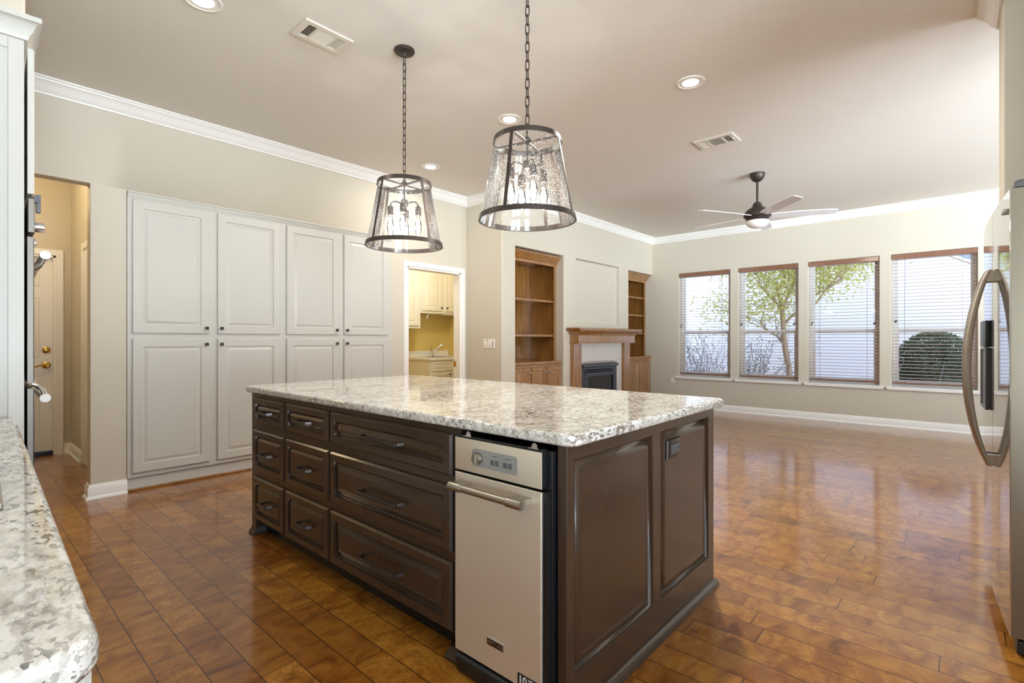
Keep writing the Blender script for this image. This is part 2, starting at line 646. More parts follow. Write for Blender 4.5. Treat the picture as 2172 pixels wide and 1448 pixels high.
def finish(name, mb, mat, parent=None, bevel=0, seg=2, smooth=True, angle=35, loc=None, rot=None):
    bm = mb.bm
    bmesh.ops.recalc_face_normals(bm, faces=bm.faces)
    me = bpy.data.meshes.new(name)
    bm.to_mesh(me)
    bm.free()
    me.materials.append(mat)
    if name in ('door', 'drawer', 'panel'):
        angle = 10      # crisp edges around flat fields
    if smooth:
        me.polygons.foreach_set('use_smooth', [True] * len(me.polygons))
        me.set_sharp_from_angle(angle=R(angle))
    o = bpy.data.objects.new(name, me)
    COL.objects.link(o)
    if parent is not None:
        o.parent = parent
    if loc is not None:
        o.location = loc
    if rot is not None:
        o.rotation_euler = rot
    if bevel:
        b = o.modifiers.new('edge', 'BEVEL')
        b.width = bevel
        b.segments = seg
        b.limit_method = 'ANGLE'
        b.angle_limit = R(40)
        b.harden_normals = True
    return o


def gridsolid(adds, subs):
    """union of boxes minus boxes as one clean shell"""
    mb = MB()
    ax = [sorted({round(v, 5) for b in adds + subs for v in (b[2 * k], b[2 * k + 1])}) for k in range(3)]
    nx, ny, nz = (len(a) - 1 for a in ax)

    def inside(b, c):
        return all(b[2 * k] < c[k] < b[2 * k + 1] for k in range(3))
    sol = {}
    for i in range(nx):
        for j in range(ny):
            for k in range(nz):
                c = ((ax[0][i] + ax[0][i + 1]) / 2, (ax[1][j] + ax[1][j + 1]) / 2, (ax[2][k] + ax[2][k + 1]) / 2)
                sol[i, j, k] = any(inside(b, c) for b in adds) and not any(inside(b, c) for b in subs)
    vs = {}

    def V(i, j, k):
        if (i, j, k) not in vs:
            vs[i, j, k] = mb.bm.verts.new((ax[0][i], ax[1][j], ax[2][k]))
        return vs[i, j, k]
    for (i, j, k), s in sol.items():
        if not s:
            continue
        for d, q in (((-1, 0, 0), ((0, 0, 0), (0, 0, 1), (0, 1, 1), (0, 1, 0))), ((1, 0, 0), ((1, 0, 0), (1, 1, 0), (1, 1, 1), (1, 0, 1))),
                     ((0, -1, 0), ((0, 0, 0), (1, 0, 0), (1, 0, 1), (0, 0, 1))), ((0, 1, 0), ((0, 1, 0), (0, 1, 1), (1, 1, 1), (1, 1, 0))),
                     ((0, 0, -1), ((0, 0, 0), (0, 1, 0), (1, 1, 0), (1, 0, 0))), ((0, 0, 1), ((0, 0, 1), (1, 0, 1), (1, 1, 1), (0, 1, 1)))):
            if not sol.get((i + d[0], j + d[1], k + d[2]), False):
                mb.quad([V(i + a, j + b, k + c) for a, b, c in q])
    bmesh.ops.dissolve_limit(mb.bm, angle_limit=R(1), verts=mb.bm.verts, edges=mb.bm.edges)
    return mb


def thing(name, label, cat, loc=(0, 0, 0), rotz=0.0, group=None):
    o = bpy.data.objects.new(name, None)
    COL.objects.link(o)
    o.location = loc
    o.rotation_euler = (0, 0, rotz)
    o.empty_display_size = 0.1
    o['label'] = label
    o['category'] = cat
    if group:
        o['group'] = group
    return o


def tag(o, label, cat, group=None):
    o['label'] = label
    o['category'] = cat
    if group:
        o['group'] = group
    return o


def struct(name, mb, mat, label=None, cat=None, parent=None, **kw):
    o = finish(name, mb, mat, parent, **kw)
    if parent is None:
        o['kind'] = 'structure'
        if label:
            o['label'] = label
            o['category'] = cat
    return o


def plab(o, s):
    o['label'] = s
    return o


def dup(root):
    r = root.copy()
    COL.objects.link(r)
    for ch in list(root.children):
        c = ch.copy()
        COL.objects.link(c)
        c.parent = r
        for g in list(ch.children):
            d = g.copy()
            COL.objects.link(d)
            d.parent = c
    return r


def text_mesh(s, size, depth=0.0006, bold=False):
    cu = bpy.data.curves.new('lettering', 'FONT')
    cu.body = s
    cu.size = size
    cu.extrude = depth
    cu.align_x = 'CENTER'
    cu.align_y = 'CENTER'
    if bold:
        cu.offset = size * 0.03
    o = bpy.data.objects.new('lettering', cu)
    COL.objects.link(o)
    dg = C.evaluated_depsgraph_get()
    me = bpy.data.meshes.new_from_object(o.evaluated_get(dg))
    bpy.data.objects.remove(o)
    bpy.data.curves.remove(cu)
    mb = MB()
    mb.bm.from_mesh(me)
    bpy.data.meshes.remove(me)
    # stands upright facing -y
    mb.xf(Matrix.Rotation(R(90), 4, 'X'))
    return mb


DOORLOOPS = [(0, 0), (0, .014), (.004, .019), (.056, .019), (.060, .012), (.066, .012), (.090, .017)]

# ================================================================== SETTING
CEIL = 3.05
YC = 4.88      # pantry wall
XJ = 4.59      # jog
YF = 4.25      # fireplace wall
XW = 8.67      # window wall
WIN = [(2.875, 3.745), (1.868, 2.735), (0.86, 1.725), (-0.15, 0.718)]
WZ0, WZ1 = 0.56, 2.368

fl = MB().box(-3.2, 8.70, -4.2, 7.2, -0.12, 0.0)
struct('floor', fl, M_FLOOR, 'hand-scraped honey brown maple plank floor running through the rooms', 'floor')
ce = MB().box(-3.2, 8.85, -4.2, 7.2, CEIL, CEIL + 0.15)
struct('ceiling', ce, M_CEIL, 'flat textured beige ceiling with downlights and vents', 'ceiling')

struct('wall_windows', gridsolid([(XW, XW + .16, -4.2, 5.0, 0, CEIL)], [(XW - 1, XW + 1, a, b, WZ0 - .02, WZ1) for a, b in WIN]), M_WALL,
       'beige wall with four tall windows in a row', 'wall', bevel=.010, seg=3)
struct('wall_fireplace', gridsolid([(XJ, XW, YF, 5.0, 0, CEIL)], [(4.84, 5.89, YF - 1, 4.93, -1, 2.40), (7.77, XW + 1, YF - 1, 4.93, -1, 2.385), (6.20, 7.465, YF - 1, 4.318, 1.45, 2.40), (6.36, 7.27, YF - 1, 4.75, -1, .78)]), M_WALL,
       'pale wall holding the fireplace between two bookcase niches', 'wall', bevel=.014, seg=3)
struct('wall_pantry', gridsolid([(-.95, XJ, YC, 5.0, 0, CEIL)], [(-.30, .722, YC - 1, 6, -1, 2.372), (.946, 3.39, YC - 1, 6, -1, 2.365), (3.625, 4.476, YC - 1, 6, -1, 2.065)]), M_WALL,
       'beige wall around the tall white pantry doors', 'wall', bevel=.016, seg=3)
struct('wall_jog', MB().box(XJ - .002, XJ + .03, YF + .012, YC, 0, CEIL), M_WALL, 'narrow beige return wall carrying the light switch', 'wall')
struct('wall_oven_return', MB().box(-.95, .262, 3.42, 3.54, 0, CEIL), M_WALL, 'beige wall end above and behind the tall oven cabinet', 'wall', bevel=.012)
struct('wall_kitchen_left', MB().box(-.62, -.50, .30, 3.42, 0, CEIL), M_WALL, 'beige wall behind the left kitchen counter', 'wall')
struct('wall_fridge', MB().box(3.66, 3.938, -1.0, -.157, 0, CEIL), M_WALL, 'tan wall stub beside and above the refrigerator', 'wall', bevel=.014, seg=3)
ops = [(a_, b_, -5, -3, .25, 2.65) for a_, b_ in ((-1.6, -.3), (-.03, 2.39), (2.69, 5.11), (5.41, 6.45))]  # unseen openings, added so that skylight fills the room
struct('wall_back', gridsolid([(-3.2, 8.85, -4.2, -4.05, 0, CEIL)], ops), M_WALL, 'unseen rear wall of the room with wide openings added for daylight', 'wall')
struct('wall_fridge_back', MB().box(1.7, 3.66, -1.0, -.90, 0, CEIL), M_WALL, 'wall behind the refrigerator', 'wall')
struct('wall_side', gridsolid([(-3.2, -3.05, -4.2, .42, 0, CEIL), (-3.05, -.5, .30, .42, 0, CEIL)], [(-4, -3.04, -3.8, -1.9, .25, 2.65)]), M_WALL, 'unseen side wall of the breakfast area with an opening added for daylight', 'wall')  # this unseen opening is added to let in more skylight
# hall
struct('wall_hall_back', gridsolid([(-.95, 1.0, 7.05, 7.17, 0, CEIL)], [(-.05, .765, 6, 8, -1, 2.07)]), M_WALL, 'wall at the end of the hall around the exterior door', 'wall')
struct('wall_hall_right', MB().box(.888, .944, 5.0, 7.05, 0, CEIL), M_WALL, 'right-hand wall of the back hall', 'wall')
struct('wall_hall_left', MB().box(-.95, -.42, 3.54, 7.05, 0, CEIL), M_WALL, 'wall on the other side of the back hall', 'wall')
# laundry
struct('wall_laundry_back', MB().box(3.3, 6.0, 6.75, 6.87, 0, CEIL), M_GOLD, 'mustard gold wall behind the laundry sink', 'wall')
struct('wall_laundry_right', MB().box(5.88, 6.0, 5.0, 6.75, 0, CEIL), M_GOLD, 'mustard gold side wall of the laundry room', 'wall')
struct('wall_laundry_left', MB().box(3.39, 3.48, 5.0, 6.75, 0, CEIL), M_GOLD, 'wall on the near side of the laundry room', 'wall')

CROWN = [(0, 2.945), (.012, 2.945), (.014, 2.957), (.026, 2.966), (.040, 2.982), (.050, 3.003), (.066, 3.018), (.078, 3.024), (.080, 3.034), (.092, 3.036), (.092, CEIL), (0, CEIL)]
struct('trim_1', MB().sweep([(XW, -4.05), (XW, YF), (XJ, YF), (XJ, YC), (-.9, YC)], CROWN), M_TRIM, 'white crown moulding along the pantry, fireplace and window walls', 'trim')
struct('trim_2', MB().sweep([(3.6, -.157), (3.945, -.157)], CROWN), M_TRIM, 'short piece of white crown moulding above the refrigerator', 'trim')
BASE = [(0, 0), (.030, 0), (.030, .010), (.024, .020), (.016, .024), (.016, .085), (.010, .096), (.006, .108), (0, .110)]
struct('baseboard_windows', MB().sweep([(XW, -4.05), (XW, 4.27)], BASE), M_TRIM, 'white baseboard under the windows', 'baseboard')
struct('baseboard_pantry', MB().sweep([(.946, YC), (.722, YC), (.722, 5.0)], BASE), M_TRIM, 'white baseboard wrapping the wall end beside the pantry', 'baseboard')
struct('baseboard_hall', MB().sweep([(.888, 6.38), (.888, 7.05), (.83, 7.05)], BASE), M_TRIM, 'white baseboard in the corner of the back hall', 'baseboard')
struct('baseboard_jog', MB().sweep([(4.84, YF), (XJ, YF), (XJ, YC), (4.54, YC)], BASE), M_TRIM, 'white baseboard around the switch wall', 'baseboard')


def casing(name, x0, x1, y, ztop, w, label, inner=.1, side=-1):
    """door casing facing -y around an opening x0..x1"""
    mb = MB()
    prof = [(0, 0), (.006, .012), (.014, .014), (w * .6, .018), (w - .006, .020), (w, .012), (w, 0)]
    pts = lambda off: [(x0 - off, 0), (x0 - off, ztop + off), (x1 + off, ztop + off), (x1 + off, 0)]
    rings = []
    for off, d in prof:
        rings.append([mb.bm.verts.new((px, y - d, pz)) for px, pz in pts(off)])
    for a, b in zip(rings, rings[1:]):
        for i in range(3):
            mb.quad([a[i], a[i + 1], b[i + 1], b[i]])
    # jamb lining
    mb.box(x0 - .002, x0 + .018, y, y + inner, 0, ztop)
    mb.box(x1 - .018, x1 + .002, y, y + inner, 0, ztop)
    mb.box(x0, x1, y, y + inner, ztop - .018, ztop + .002)
    return struct(name, mb, M_TRIM, label, 'door trim')


casing('trim_3', 3.625, 4.476, YC, 2.065, .062, 'white door casing around the laundry room doorway', .12)
hg = MB().box(4.452, 4.460, 4.955, 4.995, .845, .915)
o = struct('hinge', hg, M_BRASS, parent=bpy.data.objects['trim_3'])
casing('trim_4', -.05, .765, 7.05, 2.07, .063, 'cream door casing around the exterior door in the hall', .10)
# casing of a side door in the hall, facing -x
mb = MB()
mb.box(.872, .890, 6.29, 6.36, 0, 2.06)
mb.box(.872, .890, 5.42, 5.49, 0, 2.06)
mb.box(.872, .890, 5.42, 6.36, 2.06, 2.125)
struct('trim_5', mb, M_TRIM, 'door casing on the side wall of the hall', 'door trim', bevel=.004)
mb = MB()
mb.box(.884, .893, 5.49, 6.29, 0.01, 2.06)
struct('door_2', mb, M_TRIM, 'closed white door in the side wall of the hall', 'door')

# exterior door in the hall, six panels
d = thing('door_1', 'cream six-panel hall door with brass lever and deadbolt', 'door', (-.05, 7.10, 0))
d['kind'] = 'structure'
mb = MB()
W_ = .797
mb.box(.018, W_, 0, .04, .045, 2.055)
finish('slab', mb, M_TRIM, d, bevel=.002)
for (xa, xb) in ((.11, .36), (.45, .70)):
    for (za, zb) in ((1.75, 1.90), (1.02, 1.64), (.23, .84)):
        mb = MB().panel(xa, xb, za, zb, 0, [(0, 0), (.010, .006), (.022, -.004 + .005), (.040, .007)])
        finish('panel', mb, M_TRIM, d)
mb = MB().lathe((.749, 0, .935), [(.034, 0), (.034, -.008), (.022, -.016), (.016, -.022), (.016, -.044)], 24, 'y')
h = finish('lever_handle', mb, M_BRASS, d)
mb = MB().tube([(.749, -.044, .935), (.70, -.052, .937), (.66, -.048, .925), (.645, -.042, .917)], [.012, .010, .008, .007], 10)
finish('lever', mb, M_BRASS, h)
mb = MB().lathe((.748, 0, 1.092), [(.034, 0), (.034, -.008), (.026, -.014), (.014, -.018)], 24, 'y')
finish('deadbolt', mb, M_BRASS, d)
mb = MB().box(0, .815, -.03, .10, 0, .042)
plab(finish('threshold', mb, M_KICK, d, bevel=.004), 'black threshold under the door')

# windows
for i, (a, b) in enumerate(WIN):
    w = thing('window_%d' % (i + 1), ['white single-hung window nearest the bookcase', 'white single-hung window showing the tree trunk', 'white single-hung window showing the spreading branch', 'white single-hung window with the round bush outside'][i], 'window', (XW, a, 0))
    w['kind'] = 'structure'
    L = b - a
    mb = gridsolid([(.085, .155, 0, L, WZ0, WZ1)], [(0, 1, .028, L - .028, WZ0 + .028, WZ1 - .028)])
    finish('frame', mb, M_VINYL, w, bevel=.003)
    mb = gridsolid([(.120, .150, .026, L - .026, 1.30, WZ1 - .026)], [(0, 1, .062, L - .062, 1.345, WZ1 - .062)])
    finish('upper_sash', mb, M_VINYL, w, bevel=.003)
    mb = gridsolid([(.090, .120, .026, L - .026, WZ0 + .026, 1.352)], [(0, 1, .070, L - .070, WZ0 + .085, 1.312)])
    finish('lower_sash', mb, M_VINYL, w, bevel=.003)
    finish('upper_pane', MB().box(.133, .136, .055, L - .055, 1.34, WZ1 - .055), M_PANE, w)
    finish('lower_pane', MB().box(.103, .106, .063, L - .063, WZ0 + .078, 1.318), M_PANE, w)
    mb = MB()
    mb.box(-.010, .085, .0015, L - .0015, WZ0 - .019, WZ0)
    f0 = [mb.bm.verts.new((x_, y_, z_)) for x_, y_, z_ in ((-.052, -.066, WZ0), (-.052, L + .066, WZ0), (-.052, L + .066, WZ0 - .016), (-.046, L + .040, WZ0 - .048), (-.046, -.040, WZ0 - .048), (-.052, -.066, WZ0 - .016))]
    f1 = [mb.bm.verts.new((-.0005, v_.co.y, v_.co.z)) for v_ in f0]
    mb.bridge(f0, f1); mb.quad(f0[::-1]); mb.quad(f1)
    finish('sill', mb, M_TRIM, w, bevel=.004)

# ================================================================== BLINDS
SLATN = 37
for i, (a, b) in enumerate(WIN):
    L = b - a
    t = thing('wooden_blind', ['reddish wooden slat blind on the window nearest the bookcase', 'reddish wooden slat blind on the window showing the tree trunk', 'reddish wooden slat blind on the window showing the spreading branch', 'reddish wooden slat blind on the window with the round bush'][i],
              'blind', (XW, a, 0), group='wooden blinds on the four windows')
    mb = MB().box(-.012, .006, .003, L - .003, 2.298, 2.364)
    plab(finish('valance', mb, M_VALANCE, t, bevel=.004), 'brown wooden valance')
    mb = MB().box(.010, .058, .010, L - .010, 2.315, 2.362)
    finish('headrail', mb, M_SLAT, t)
    mb = MB()
    z0, z1 = .632, 2.288
    for k in range(SLATN):
        z = z0 + (z1 - z0) * k / (SLATN - 1)
        # slats hang tipped a little, room edge down
        sec = [(xx, z + dz + (xx - .034) * .10) for xx, dz in ((.010, -.0014), (.022, .0006), (.034, .0012), (.046, .0006), (.058, -.0014))]
        lo = [mb.bm.verts.new((x, .010, zz)) for x, zz in sec] + [mb.bm.verts.new((x, .010, zz + .0028)) for x, zz in sec[::-1]]
        hi = [mb.bm.verts.new((x, L - .010, zz)) for x, zz in sec] + [mb.bm.verts.new((x, L - .010, zz + .0028)) for x, zz in sec[::-1]]
        for q in range(10):
            mb.quad([lo[q], lo[(q + 1) % 10], hi[(q + 1) % 10], hi[q]])
        mb.quad(lo[::-1]); mb.quad(hi)
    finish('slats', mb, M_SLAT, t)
    mb = MB().box(.010, .058, .010, L - .010, .592, .612)
    finish('bottom_rail', mb, M_VALANCE, t, bevel=.003)
    for yy in (.14, L - .14):
        mb = MB()
        mb.box(.0085, .0100, yy - .0010, yy + .0010, .60, 2.30)
        mb.box(.0585, .0600, yy - .0010, yy + .0010, .60, 2.30)
        finish('ladder_cord', mb, M_DARK, t)
    for yy, zz in ((.045, 1.47 - .012 * i), (.060, 1.44 + .01 * (i % 2)), (L - .035, 1.44 + .02 * (i % 2)), (L - .05, 1.47)):
        if i == 0 and yy == .060:
            continue
        mb = MB().tube([(.004, yy, 2.30), (.004, yy, zz)], .0009, 6)
        pc = finish('pull_cord', mb, M_DARK, t)
        mb = MB().lathe((.004, yy, zz - .030), [(.004, 0), (.0095, .004), (.008, .018), (.004, .030)], 10)
        finish('tassel', mb, M_BLACK, pc)

# ================================================================== KITCHEN ISLAND
IX0, IX1, IY0, IY1 = 1.27, 2.50, .905, 3.30
isl = thing('kitchen_island', 'dark espresso wood kitchen island with nine drawers under a granite top', 'kitchen island', (IX0, IY1, 0), R(-90))
# local: x runs towards the camera (world -y), -y faces world -x
LI = IY1 - IY0           # 2.395
DI = IX1 - IX0
P1 = (1.312 - IX0, 1.848 - IX0)
P2 = (1.918 - IX0, 2.428 - IX0)
cx0, cx1 = IY1 - 1.385, IY1 - .942          # compactor bay in local x
body = gridsolid([(0, LI, 0, DI, 0, .876)],
                 [(.062, cx0 - .03, -1, .075, -1, .098), (cx0, cx1, -1, .62, -1, .87),
                  (LI - .022, LI + 1, P1[0], P1[1], .148, .822), (LI - .022, LI + 1, P2[0], P2[1], .155, .828)])
finish('body', body, M_ESP, isl, bevel=.003)
# raised end panels, facing world -y (local +x)
for (pa, pb, za, zb) in ((P1[0], P1[1], .148, .822), (P2[0], P2[1], .155, .828)):
    mb = MB().panel(pa, pb, za, zb, 0, [(0, -.0005), (.002, -.016), (.009, -.0205), (.013, -.0190), (.020, -.0125), (.028, -.0075), (.037, -.0045), (.046, -.0035), (.047, -.0055)])
    mb.xf(Matrix.Translation((LI, 0, 0)) @ Matrix(((0, -1, 0, 0), (1, 0, 0, 0), (0, 0, 1, 0), (0, 0, 0, 1))))
    finish('end_panel', mb, M_ESP, isl, angle=50)
# shoe moulding along the end and small plinth feet at the front
mb = MB().sweep([(LI, -.001), (LI, DI + .018)], [(-.0, 0), (-.022, 0), (-.022, .010), (-.016, .022), (-.006, .030), (0, .032)])
finish('shoe_moulding', mb, M_ESP, isl)
for fx in ((0, .062), (cx0 - .064, cx0 - .004)):
    mb = MB()
    a, b = fx
    mb.zprism([(a - .008, -.016), (b + .008, -.016), (b + .008, .06), (a - .008, .06)], 0, .012)
    v = []
    for off, z in ((.008, .012), (.006, .020), (.001, .034), (.0005, .046)):
        v.append([mb.bm.verts.new(p) for p in ((a - off, -2 * off, z), (b + off, -2 * off, z), (b + off, .06, z), (a - off, .06, z))])
    for q, w in zip(v, v[1:]):
        mb.bridge(q, w)
    mb.quad(v[-1])
    finish('plinth_foot', mb, M_ESP, isl)
mb = MB().box(.062, cx0 - .03, .072, .078, 0, .098)
finish('toe_kick', mb, M_KICK, isl)

DL = [(0, .0005), (0, .012), (.003, .015), (.003, .017), (.007, .021), (.009, .021), (.040, .021), (.042, .005), (.050, .004), (.052, .006), (.080, .0190), (.081, .0178)]
DLs = [(0, .0005), (0, .012), (.003, .015), (.003, .017), (.007, .021), (.009, .021), (.036, .021), (.038, .006), (.043, .005), (.045, .007), (.062, .0180), (.063, .0170)]


def pull(L, parent, x, z, y):
    mb = MB()
    w = .0072
    mb.box(x - L / 2, x + L / 2, y - .043, y - .031, z - w, z + w)
    for sx in (-1, 1):
        xe = x + sx * (L / 2 - .006)
        mb.obox((xe - sx * .004, y - .018, z), ((1, 0, 0), (sx * .3, 1, 0), (0, 0, 1)), (.0065, .021, w * .95))
    return finish('pull_handle', mb, M_PEWTER, parent, bevel=.0015)


yl = lambda Y: IY1 - Y
rows = [(.692, .848), (.405, .652), (.112, .366)]
for ci, (ya, yb, loops) in enumerate(((3.232, 2.822, DLs), (2.797, 2.330, DLs), (2.308, 1.418, DL))):
    for ri, (za, zb) in enumerate(rows):
        mb = MB().panel(yl(ya), yl(yb), za, zb, 0, loops, back=True)
        dr = finish('drawer', mb, M_ESP, isl)
        xm = (yl(ya) + yl(yb)) / 2
        zm = (za + zb) / 2 - (.0 if ri == 0 else .005)
        pull(.30 if ci == 2 else (.125 if ci == 1 else .115), dr, xm, zm, -.0180 if ci == 2 else -.017)


def slab(name, x0, x1, y0, y1, z0, z1, rad, label, cat, loc=(0, 0, 0), rotz=0, corners=(1, 1, 1, 1)):
    pts = []
    for k, (cx_, cy_, a0) in enumerate(((x0, y0, 180), (x1, y0, 270), (x1, y1, 0), (x0, y1, 90))):
        if corners[k]:
            sx = 1 if k in (0, 3) else -1
            sy = 1 if k in (0, 1) else -1
            for q in range(9):
                an = R(a0 + 90 * q / 8)
                pts.append((cx_ + sx * rad + math.cos(an) * rad, cy_ + sy * rad + math.sin(an) * rad))
        else:
            pts.append((cx_, cy_))
    o = finish(name, MB().zprism(pts, z0, z1), M_GRAN, None, bevel=.013, seg=4, loc=loc, rot=(0, 0, rotz), angle=50)
    return tag(o, label, cat)


slab('granite_worktop', 1.235, 2.537, .858, 3.335, .876, .914, .045, 'large cream granite slab with grey flecks lying on the dark island', 'countertop')

# outlet on the island end
t = thing('power_outlet', 'brown power outlet on the dark end panel of the island', 'outlet', (2.03, .9080, .746))
mb = MB().panel(-.064, .064, -.041, .041, 0, [(0, 0), (0, .004), (.004, .010), (.012, .013), (.016, .0135)], back=True)
finish('cover_plate', mb, M_PEWTER, t)
mb = MB().panel(-.036, .036, -.018, .018, -.0134, [(0, 0), (.001, .003), (.002, .0035)])
rc = finish('receptacle', mb, M_DARKGREY, t)
for sx in (-.019, .019):
    mb = MB()
    mb.box(sx - .007, sx - .005, -.0175, -.0165, -.004, .008)
    mb.box(sx + .005, sx + .007, -.0175, -.0165, -.003, .007)
    mb.box(sx - .002, sx + .002, -.0175, -.0165, -.012, -.008)
    finish('socket_slots', mb, M_BLACK, rc)

# ================================================================== TRASH COMPACTOR (faces world -x)
tcm = thing('trash_compactor', 'stainless steel trash compactor built into the end of the dark island', 'appliance', (1.225, 1.366, 0), R(-90))
CW = .396      # local x 0..CW
mb = MB()
mb.box(.010, CW + .022, .028, .60, .10, .852)
mb.box(.0, CW, .002, .028, .736, .858)
plab(finish('case', mb, M_KICK, tcm, bevel=.002), 'black case')
mb = MB().panel(0, CW, .736, .850, .004, [(0, 0), (0, .003), (.002, .004)], back=True)
cp = plab(finish('control_panel', mb, M_STEEL, tcm), 'brushed steel control strip')
# grey display
pts = []
xa, xb, za, zb, rr_ = .092, .300, .762, .822, .012
for cx_, cz_, a0 in ((xa + rr_, za + rr_, 180), (xb - rr_, za + rr_, 270), (xb - rr_, zb - rr_, 0), (xa + rr_, zb - rr_, 90)):
    for q in range(5):
        an = R(a0 + 90 * q / 4)
        pts.append((cx_ + math.cos(an) * rr_, cz_ + math.sin(an) * rr_))
mb = MB().prism(pts, -.0035, .002)
plab(finish('display', mb, M_GREY, cp), 'grey plastic display with a round knob')
mb = MB().lathe((.122, -.0035, .791), [(.021, 0), (.021, -.004), (.018, -.004), (.017, -.008), (.016, -.018)], 28, 'y')
mb.box(.118, .126, -.026, -.012, .774, .808)
finish('dial_knob', mb, M_HANDLE, cp)
for k, bx in enumerate((.190, .211, .248, .270)):
    mb = MB().box(bx - .0085, bx + .0085, -.0052, -.003, .778, .796)
    finish('button', mb, M_DARKGREY, cp, bevel=.001)
for (bx, bw) in ((.200, .022), (.259, .030)):
    finish('display_marking', MB().box(bx - bw / 2, bx + bw / 2, -.0040, -.0034, .8065, .8095), M_DARKGREY, cp)
finish('display_divider', MB().box(.232, .2325, -.0040, -.0034, .770, .812), M_DARKGREY, cp)
for bx in (.148, .154):
    finish('display_marking', MB().box(bx, bx + .005, -.0040, -.0034, .800, .8015), M_DARKGREY, cp)
mb = MB().panel(0, CW, .088, .726, .006, [(0, 0), (0, .005), (.002, .0065)], back=True)
cd = plab(finish('door', mb, M_STEEL, tcm), 'brushed steel door')
finish('door_edge', MB().box(.002, CW + .018, .0062, .030, .088, .728), M_KICK, tcm, bevel=.001)
# handle
hz = .690
mb = MB()
hy = -.050
mb.tube([(.082, hy, hz), (.300, hy, hz)], .0125, 20)
for s_, e_ in ((.026, .086), (.296, .360)):
    mb.lathe((0, hy, hz), [(.004, s_ - .004), (.012, s_ - .002), (.0155, s_ + .003), (.0155, e_ - .004), (.0145, e_)], 22, 'x')
for px_ in (.030, .300):
    mb.box(px_, px_ + .058, hy + .004, .001, hz - .006, hz + .013)
finish('handle', mb, M_HANDLE, cd, angle=30)
mb = MB().panel(.164, .241, .170, .194, -.0005, [(0, 0), (0, .004), (.0018, .0048), (.0018, .0044)], back=True)
bd = plab(finish('badge', mb, M_CHROME, cd), 'small metal-rimmed name badge')
mb = MB().box(.1665, .2385, -.0054, -.0045, .1722, .1918)
finish('badge_field', mb, M_BLACK, cd)
mb = text_mesh('MAYTAG', .0185).xf(Matrix.Translation((.2025, -.0058, .182)) @ Matrix.Scale(.98, 4, (1, 0, 0)))
finish('badge_lettering', mb, M_CHROME, cd, smooth=False)
mb = MB().box(.300, .388, -.0018, -.0004, .094, .1325)
st = plab(finish('sticker', mb, M_BLACK, cd), 'black warranty sticker')
mb = text_mesh('10', .036, .0004, True).xf(Matrix.Translation((.3215, -.0022, .113)))
finish('sticker_number', mb, M_WHITEP, cd, smooth=False)
mb = text_mesh('YEAR', .017, .0004, True).xf(Matrix.Translation((.364, -.0022, .121)))
finish('sticker_word', mb, M_WHITEP, cd, smooth=False)
for bx in (.065, .365):
    mb = MB()
    mb.box(bx - .020, bx + .020, -.002, .030, .858, .861)
    mb.prism([(bx - .012, .861), (bx + .012, .861), (bx + .010, .869), (bx + .004, .8752), (bx - .004, .8752), (bx - .010, .869)], .004, .006)
    finish('mounting_bracket', mb, M_CHROME, tcm)
mb = MB()
pr_ = [(.028, .082), (.010, .078), (-.004, .066), (-.006, .050), (.002, .040), (.002, .012), (.020, .0), (.20, .0), (.20, .082)]
vv = [[mb.bm.verts.new((x, y, z)) for y, z in pr_] for x in (.004, CW + .010)]
mb.bridge(vv[0], vv[1]); mb.quad(vv[0][::-1]); mb.quad(vv[1])
plab(finish('foot_bar', mb, M_KICK, tcm, bevel=.003), 'black foot pedal bar')

# ================================================================== LEFT COUNTER, COOKTOP, OVEN TOWER (front line turns with the run)
LR = R(90 - 2.03)
LO = Vector((.080, 0, 0))
# local: x along the run away from the camera, -y towards the island
lc = thing('base_cabinet', 'white base cabinet under the left granite counter', 'cabinet', LO, LR)
finish('body', gridsolid([(.640, 2.605, .022, .56, .10, .8755), (.66, 2.605, .08, .56, 0, .10)], []), M_CAB, lc, bevel=.004)
for (a, b) in ((.67, 1.12), (1.14, 1.86), (1.88, 2.58)):
    finish('door', MB().panel(a, b, .13, .70, .022, DOORLOOPS, back=True), M_CAB, lc)
    finish('drawer', MB().panel(a, b, .72, .86, .022, [(0, 0), (0, .014), (.004, .019), (.03, .019)], back=True), M_CAB, lc)
mb = MB()
mb.box(.628, .641, .024, .56, .10, .8755)
finish('end_panel', mb, M_CAB, lc, bevel=.004)
slab('granite_worktop', .603, 2.604, 0, .575, .876, .914, .045, 'cream granite worktop on the white cabinet at the left edge of the photo', 'countertop', LO, LR, (1, 0, 0, 0))
t = thing('cooktop', 'steel-edged cooktop set into the left granite counter', 'cooktop', LO + Vector((math.cos(LR) * 1.60, math.sin(LR) * 1.60, .914)), LR)
finish('rim', gridsolid([(-.40, .40, .058, .53, 0, .012)], [(-.385, .385, .074, .515, .004, 1)]), M_HANDLE, t, bevel=.003)
finish('glass_top', MB().box(-.385, .385, .074, .515, .002, .008), M_BLACK, t)
for bx, by, br in ((-.19, .19, .09), (.19, .19, .075), (-.19, .40, .075), (.19, .40, .10)):
    finish('burner', MB().lathe((bx, by, .008), [(br, 0), (br, .0006), (br - .006, .0008)], 28), M_DARKGREY, t)

